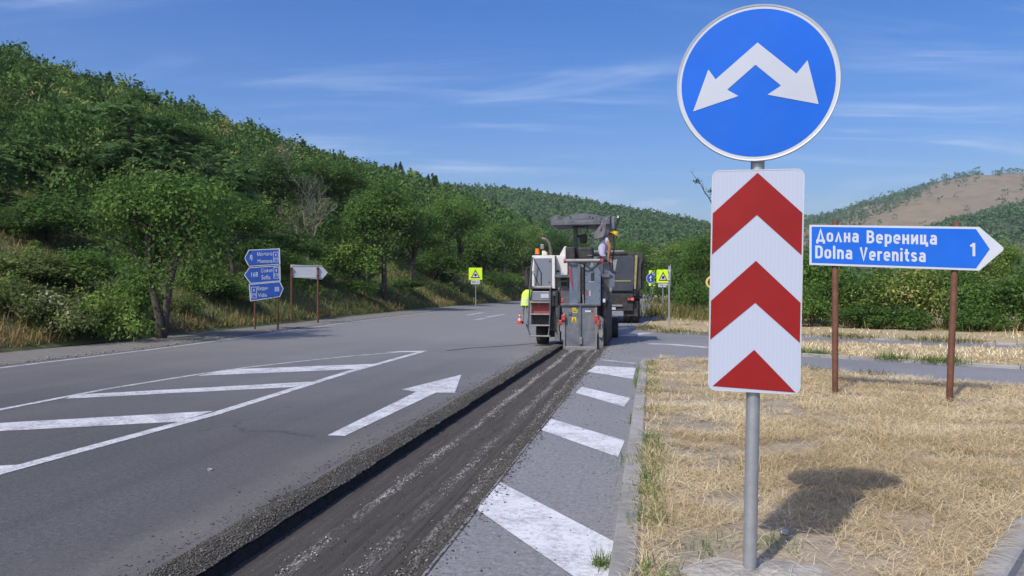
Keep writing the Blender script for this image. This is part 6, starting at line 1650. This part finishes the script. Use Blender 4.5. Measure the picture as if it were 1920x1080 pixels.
def zone(c):
    if c.x > neckx and c.z > q(1140, 452, y)[1]: return 1
    if c.z < seatz: return 2 if not (c.x > armx and c.z > 2.2 and abs(c.y - y) > 0.15) else 1
    if c.x > armx - 0.02 and abs(c.y - y) > 0.12 and c.z < el_z + 0.08: return 1
    return 0
M_SHIRT = mat('lilac_shirt', (0.47, 0.45, 0.63), 0.8, var=0.08, scale=5, bump=0.25, bscale=12)
M_TROU = mat('dark_trousers', (0.04, 0.045, 0.06), 0.85, var=0.2)
body = skin_body('body', J, E, R, zone, [M_SHIRT, M_SKIN, M_TROU], op)
hc = Vector(J[5]); fw = Vector((0.85, 0, -0.45)); uu_ = Vector((0.45, 0, 0.85))
P_ = head_parts(op, hc, fw, uu_, True, 0.10)
cap = MB(); n = 18; vs = []; fs = []
for i in range(6):
    th = i / 5 * 1.6
    for j in range(n):
        a = 2 * math.pi * j / n; vs.append(P_(0.118 * math.sin(th) * math.sin(a), -0.005 + 0.125 * math.sin(th) * math.cos(a), 0.035 + 0.095 * math.cos(th)))
for i in range(5):
    for j in range(n): fs.append((i * n + j, i * n + (j + 1) % n, (i + 1) * n + (j + 1) % n, (i + 1) * n + j))
M_CAP = mat('yellow_cap', (0.72, 0.55, 0.04), 0.6, var=0.06)
co_ = cap.add(vs, fs).build('cap', M_CAP, op, True)
vs = [P_(0.13 * math.sin(a) * s_, 0.13 * math.cos(a) * s_ - (0.0 if s_ < 1.2 else 0), 0.03 - (0.02 if s_ > 1.2 else 0)) for s_ in (0.85, 1.55) for a in np.linspace(-2.2, 2.2, 13)]
bo_ = MB().add(vs, [(i, i + 1, i + 14, i + 13) for i in range(12)]).build('brim', M_CAP, co_); bo_.modifiers.new('t', 'SOLIDIFY').thickness = 0.008

# ---- worker in a hi-vis vest beside the machine
gx, gy = G(985, 608)
wk = empty('person', (gx, gy, 0), -TH, 'worker in fluorescent vest and grey trousers bending behind the ladder of the milling machine', 'person')
J = [(0, 0, 0.92), (0.01, 0.02, 1.10), (0.06, 0.05, 1.30), (0.13, 0.08, 1.43), (0.22, 0.12, 1.47), (0.28, 0.15, 1.50)]
R = [(0.15, 0.12), (0.135, 0.11), (0.165, 0.12), 0.07, 0.055, (0.085, 0.10)]
E = [(0, 1), (1, 2), (2, 3), (3, 4), (4, 5)]
for s_ in (-1, 1):
    b = len(J); yy = 0.0
    J += [(0.06 + s_ * 0.17, 0.05, 1.36), (0.10 + s_ * 0.21, 0.10, 1.10), (0.16 + s_ * 0.17, 0.30, 0.96), (0.17 + s_ * 0.165, 0.34, 0.95)]; R += [0.062, 0.045, 0.034, 0.03]
    E += [(2, b), (b, b + 1), (b + 1, b + 2), (b + 2, b + 3)]
    hand_chain(J, E, R, b + 3, (0.1, 1, -0.2), (1, 0, 0), (0, 0, 1))
    b = len(J)
    J += [(s_ * 0.10, 0, 0.84), (s_ * 0.115, 0.03, 0.48), (s_ * 0.12, -0.02, 0.10), (s_ * 0.13, 0.13, 0.045)]; R += [0.09, 0.064, 0.048, 0.044]
    E += [(0, b), (b, b + 1), (b + 1, b + 2), (b + 2, b + 3)]
def zone2(c):
    if c.z < 0.14: return 3
    if c.z < 0.93: return 2 if abs(c.x - 0.1) < 0.5 and c.y < 0.28 else 1
    if c.x > 0.17 and c.z > 1.40: return 1
    if c.y > 0.2 and c.z < 1.06: return 1
    return 0
M_GTROU = mat('grey_trousers', (0.20, 0.20, 0.19), 0.9, var=0.15, scale=8)
skin_body('body', J, E, R, zone2, [mat('navy_shirt', (0.05, 0.06, 0.09), 0.85), M_SKIN, M_GTROU, M_RUBBER], wk)
head_parts(wk, Vector(J[5]), (0.8, 0.5, -0.3), (0.3, 0.2, 0.9), True, 0.10)
M_VEST = mat('vest_fluorescent', (0.58, 0.86, 0.10), 0.7, var=0.05, scale=6)
M_REFL = mat('reflective_tape', (0.62, 0.64, 0.62), 0.4)
def ring(zc, cx, cy, rx, ry): return [(cx + rx * math.cos(a), cy + ry * math.sin(a), zc) for a in np.linspace(0, 2 * math.pi, 24, endpoint=False)]
secs = [(0.80, 0.0, 0.0, 0.205, 0.16), (0.95, 0.0, 0.005, 0.195, 0.155), (1.10, 0.012, 0.02, 0.185, 0.15), (1.26, 0.05, 0.045, 0.215, 0.155), (1.38, 0.09, 0.06, 0.20, 0.135), (1.47, 0.115, 0.075, 0.11, 0.10)]
vs = [p for s_ in secs for p in ring(*s_)]; fs = [(i * 24 + j, i * 24 + (j + 1) % 24, (i + 1) * 24 + (j + 1) % 24, (i + 1) * 24 + j) for i in range(5) for j in range(24)]
ve = MB().add(vs, fs).build('vest', M_VEST, wk, True)
for z0_, cx_, cy_, rx, ry in ((0.93, 0.0, 0.004, 0.201, 0.161), (1.02, 0.006, 0.012, 0.196, 0.158)):
    a = ring(z0_, cx_, cy_, rx, ry); b = ring(z0_ + 0.05, cx_, cy_, rx, ry)
    MB().add(a + b, [(j, (j + 1) % 24, (j + 1) % 24 + 24, j + 24) for j in range(24)]).build('reflective_band', M_REFL, ve, True)

# ---- traffic cone
cx_, cy_ = G(974.5, 607)
cone = empty('traffic_cone', (cx_, cy_, 0), 0.2, 'small red and white traffic cone standing left of the worker', 'traffic cone')
M_CONE = mat('cone_red', (0.62, 0.05, 0.02), 0.5, var=0.08)
MB().bb(-0.13, 0.13, -0.13, 0.13, 0, 0.03).build('cone_base', M_CONE, cone, bevel=0.01)
def cr_(z): return 0.10 - 0.075 * (z - 0.03) / 0.45
for z0_, z1_, m in ((0.03, 0.14, M_CONE), (0.14, 0.25, M_SWHITE), (0.25, 0.33, M_CONE), (0.33, 0.40, M_SWHITE), (0.40, 0.48, M_CONE)):
    MB().lathe([(cr_(z0_), z0_), (cr_(z1_), z1_)], 20).build('cone_band', m, cone, True)

# ============================================================ TIPPER TRUCK
TX, TY = (1143.5 - 960) / FPX * 34.8, 34.8
tk = empty('tipper_truck', (TX, TY, 0), -TH, 'dark grey tipper truck waiting in front of the milling machine', 'truck')
M_TBED = mat('truck_bed_grey', (0.030, 0.032, 0.034), 0.55, 0.1, var=0.2, scale=3, dust=(0.14, 0.13, 0.12), dustf=0.3)
M_TGATE = mat('tailgate_bluegrey', (0.036, 0.047, 0.066), 0.5, 0.1, var=0.15, scale=2, dust=(0.14, 0.14, 0.14), dustf=0.25)
M_TPOST = mat('dusty_post', (0.25, 0.22, 0.13), 0.7, var=0.25, scale=5)
M_TSIDE = mat('truck_olive', (0.034, 0.042, 0.034), 0.65, var=0.25, scale=4, dust=(0.15, 0.155, 0.13), dustf=0.35)
zt_ = 3.12
bed = MB().bb(-1.15, 1.15, 0.12, 0.16, 1.35, zt_ - 0.12).build('bed_rear', M_TBED, tk)
tg = MB().prism([(-0.98, 1.42), (0.98, 1.42), (1.05, 1.75), (1.05, 2.86), (0.95, 2.95), (-0.95, 2.95), (-1.05, 2.86), (-1.05, 1.75)], 0.0, 0.10).build('tailgate', M_TGATE, tk, bevel=0.02)
MB().bb(-0.9, 0.9, -0.03, 0.0, 1.83, 1.87).build('tailgate_stripe', mat('dull_yellow', (0.34, 0.32, 0.10), 0.7), tg, bevel=0.005)
MB().bb(-1.0, 0.75, -0.05, 0.10, 2.98, 3.14).build('tarp_roll', M_MDARK, tk, bevel=0.05)
MB().bb(-0.9, 0.6, -0.02, 0.06, 3.142, 3.17).build('tarp_edge', M_FADED, tk)
for s_ in (-1, 1):
    MB().prism([(s_ * 1.04, 1.5), (s_ * 1.12, 1.5), (s_ * 1.20, 2.96), (s_ * 1.08, 2.96)], -0.05, 0.06).build('tailgate_post', M_TPOST, tk, bevel=0.01)
    MB().prism([(s_ * 1.10, 1.3), (s_ * 1.34, 1.55), (s_ * 1.34, 2.55), (s_ * 1.42, 2.75), (s_ * 1.42, 3.05), (s_ * 1.15, 3.14)], 0.10, 5.2).build('bed_side', M_TSIDE, tk, bevel=0.02)
    for j in range(5): MB().bb(min(s_ * 1.34, s_ * 1.44), max(s_ * 1.34, s_ * 1.44), 0.3 + j * 1.1, 0.45 + j * 1.1, 1.5, 3.0).build('bed_rib', M_TSIDE, tk, bevel=0.01)
    MB().bb(min(s_ * 0.72, s_ * 1.06), max(s_ * 0.72, s_ * 1.06), -0.05, 0.06, 0.98, 1.14).build('lamp_housing', M_MDARK, tk, bevel=0.01)
    lm = MB().bb(min(s_ * 0.76, s_ * 0.9), max(s_ * 0.76, s_ * 0.9), -0.07, -0.03, 1.02, 1.10).build('tail_light', M_LENS, tk, bevel=0.01)
    MB().bb(min(s_ * 0.92, s_ * 1.02), max(s_ * 0.92, s_ * 1.02), -0.07, -0.03, 1.02, 1.11).build('tail_light', mat('lit_red', (0.7, 0.03, 0.02), 0.3, emit=(1.0, 0.06, 0.03, 1.6)), tk, bevel=0.01)
    MB().bb(min(s_ * 0.55, s_ * 1.38), max(s_ * 0.55, s_ * 1.38), 0.35, 2.9, 1.12, 1.2).build('mudguard', M_MDARK, tk, bevel=0.03)
    MB().bb(min(s_ * 0.60, s_ * 1.20), max(s_ * 0.60, s_ * 1.20), 0.2, 0.22, 0.32, 0.98).build('mud_flap', M_RUBBER, tk)
    for yy in (0.9, 2.25): 
        for xx in (0.72, 1.08): wheel(s_ * xx, yy, 0.52, 0.52, 0.30, tk, M_MDARK)
    wheel(s_ * 1.05, 6.3, 0.52, 0.52, 0.30, tk, M_MDARK)
MB().bb(-0.45, 0.45, 0.2, 7.0, 0.75, 1.2).build('chassis', M_MDARK, tk, bevel=0.02)
MB().bb(-1.1, 1.1, 0.16, 5.2, 1.2, 1.36).build('bed_floor', M_TBED, tk)
MB().bb(-1.15, 1.15, 5.1, 5.22, 1.3, 3.3).build('bed_front', M_TBED, tk, bevel=0.02)
MB().bb(-0.95, 0.55, -0.04, 0.05, 0.74, 0.82).build('rear_bumper', M_STEP, tk, bevel=0.01)
MB().bb(-1.0, 1.0, 0.05, 0.15, 0.55, 1.3).build('rear_frame', M_MDARK, tk, bevel=0.02)
MB().bb(-0.25, 0.25, -0.03, 0.03, 0.60, 0.71).build('number_plate', M_FADED, tk)
cb = MB().prism([(-1.2, 0.8), (1.2, 0.8), (1.2, 2.4), (1.1, 2.9), (-1.1, 2.9), (-1.2, 2.4)], 5.6, 7.6).build('cab', mat('cab_grey', (0.10, 0.11, 0.115), 0.4), tk, bevel=0.06)
MB().bb(-0.9, 0.9, 5.57, 5.6, 1.9, 2.6).build('rear_window', M_MDARK, cb)
for s_ in (-1, 1): MB().bb(min(s_ * 1.42, s_ * 1.5), max(s_ * 1.42, s_ * 1.5), 7.2, 7.3, 1.9, 2.6).build('mirror', M_MDARK, cb, bevel=0.02)

# ---- a stone on the lane, a crumpled white scrap in the grass
def lump(name, px, py, z, r, m, label, cat, sq=0.6, jag=0.25):
    x, y = G(px, py, z); bm = bmesh.new(); bmesh.ops.create_icosphere(bm, subdivisions=2, radius=r)
    for v in bm.verts: v.co *= 1 + random.uniform(-jag, jag); v.co.z *= sq
    me = bpy.data.meshes.new(name); bm.to_mesh(me); bm.free(); me.materials.append(m)
    return tag(inst(name, me, None, (x, y, z + r * sq * 0.6), (0, 0, random.uniform(0, 6))), label, cat)
lump('stone', 394, 882, 0.0, 0.022, mat('pale_stone', (0.33, 0.32, 0.31), 0.9), 'small pale stone lying on the empty lane left of the trench', 'stone')
lump('paper_scrap', 1471, 1000, ISL + 0.01, 0.022, mat('paper', (0.45, 0.47, 0.52), 0.8), 'crumpled white scrap in the dry grass behind the near post', 'litter', 0.7, 0.4)

# ---- the summer air: one box of thin haze round everything
haze = MB().bb(-2700, 3500, -1000, 3700, -1.3, 262).build('haze', mat('unused_surface', (1, 1, 1)))
hm = bpy.data.materials.new('thin_haze'); hm.use_nodes = True
hn = hm.node_tree.nodes; hn.clear()
ho = hn.new('ShaderNodeOutputMaterial'); hv = hn.new('ShaderNodeVolumePrincipled')
hv.inputs['Color'].default_value = (0.80, 0.88, 1.0, 1); hv.inputs['Density'].default_value = 0.00019; hv.inputs['Anisotropy'].default_value = 0.2
hm.node_tree.links.new(hv.outputs[0], ho.inputs['Volume'])
haze.data.materials.clear(); haze.data.materials.append(hm)
tag(haze, 'thin pale summer haze over the valley', 'haze', kind='stuff')
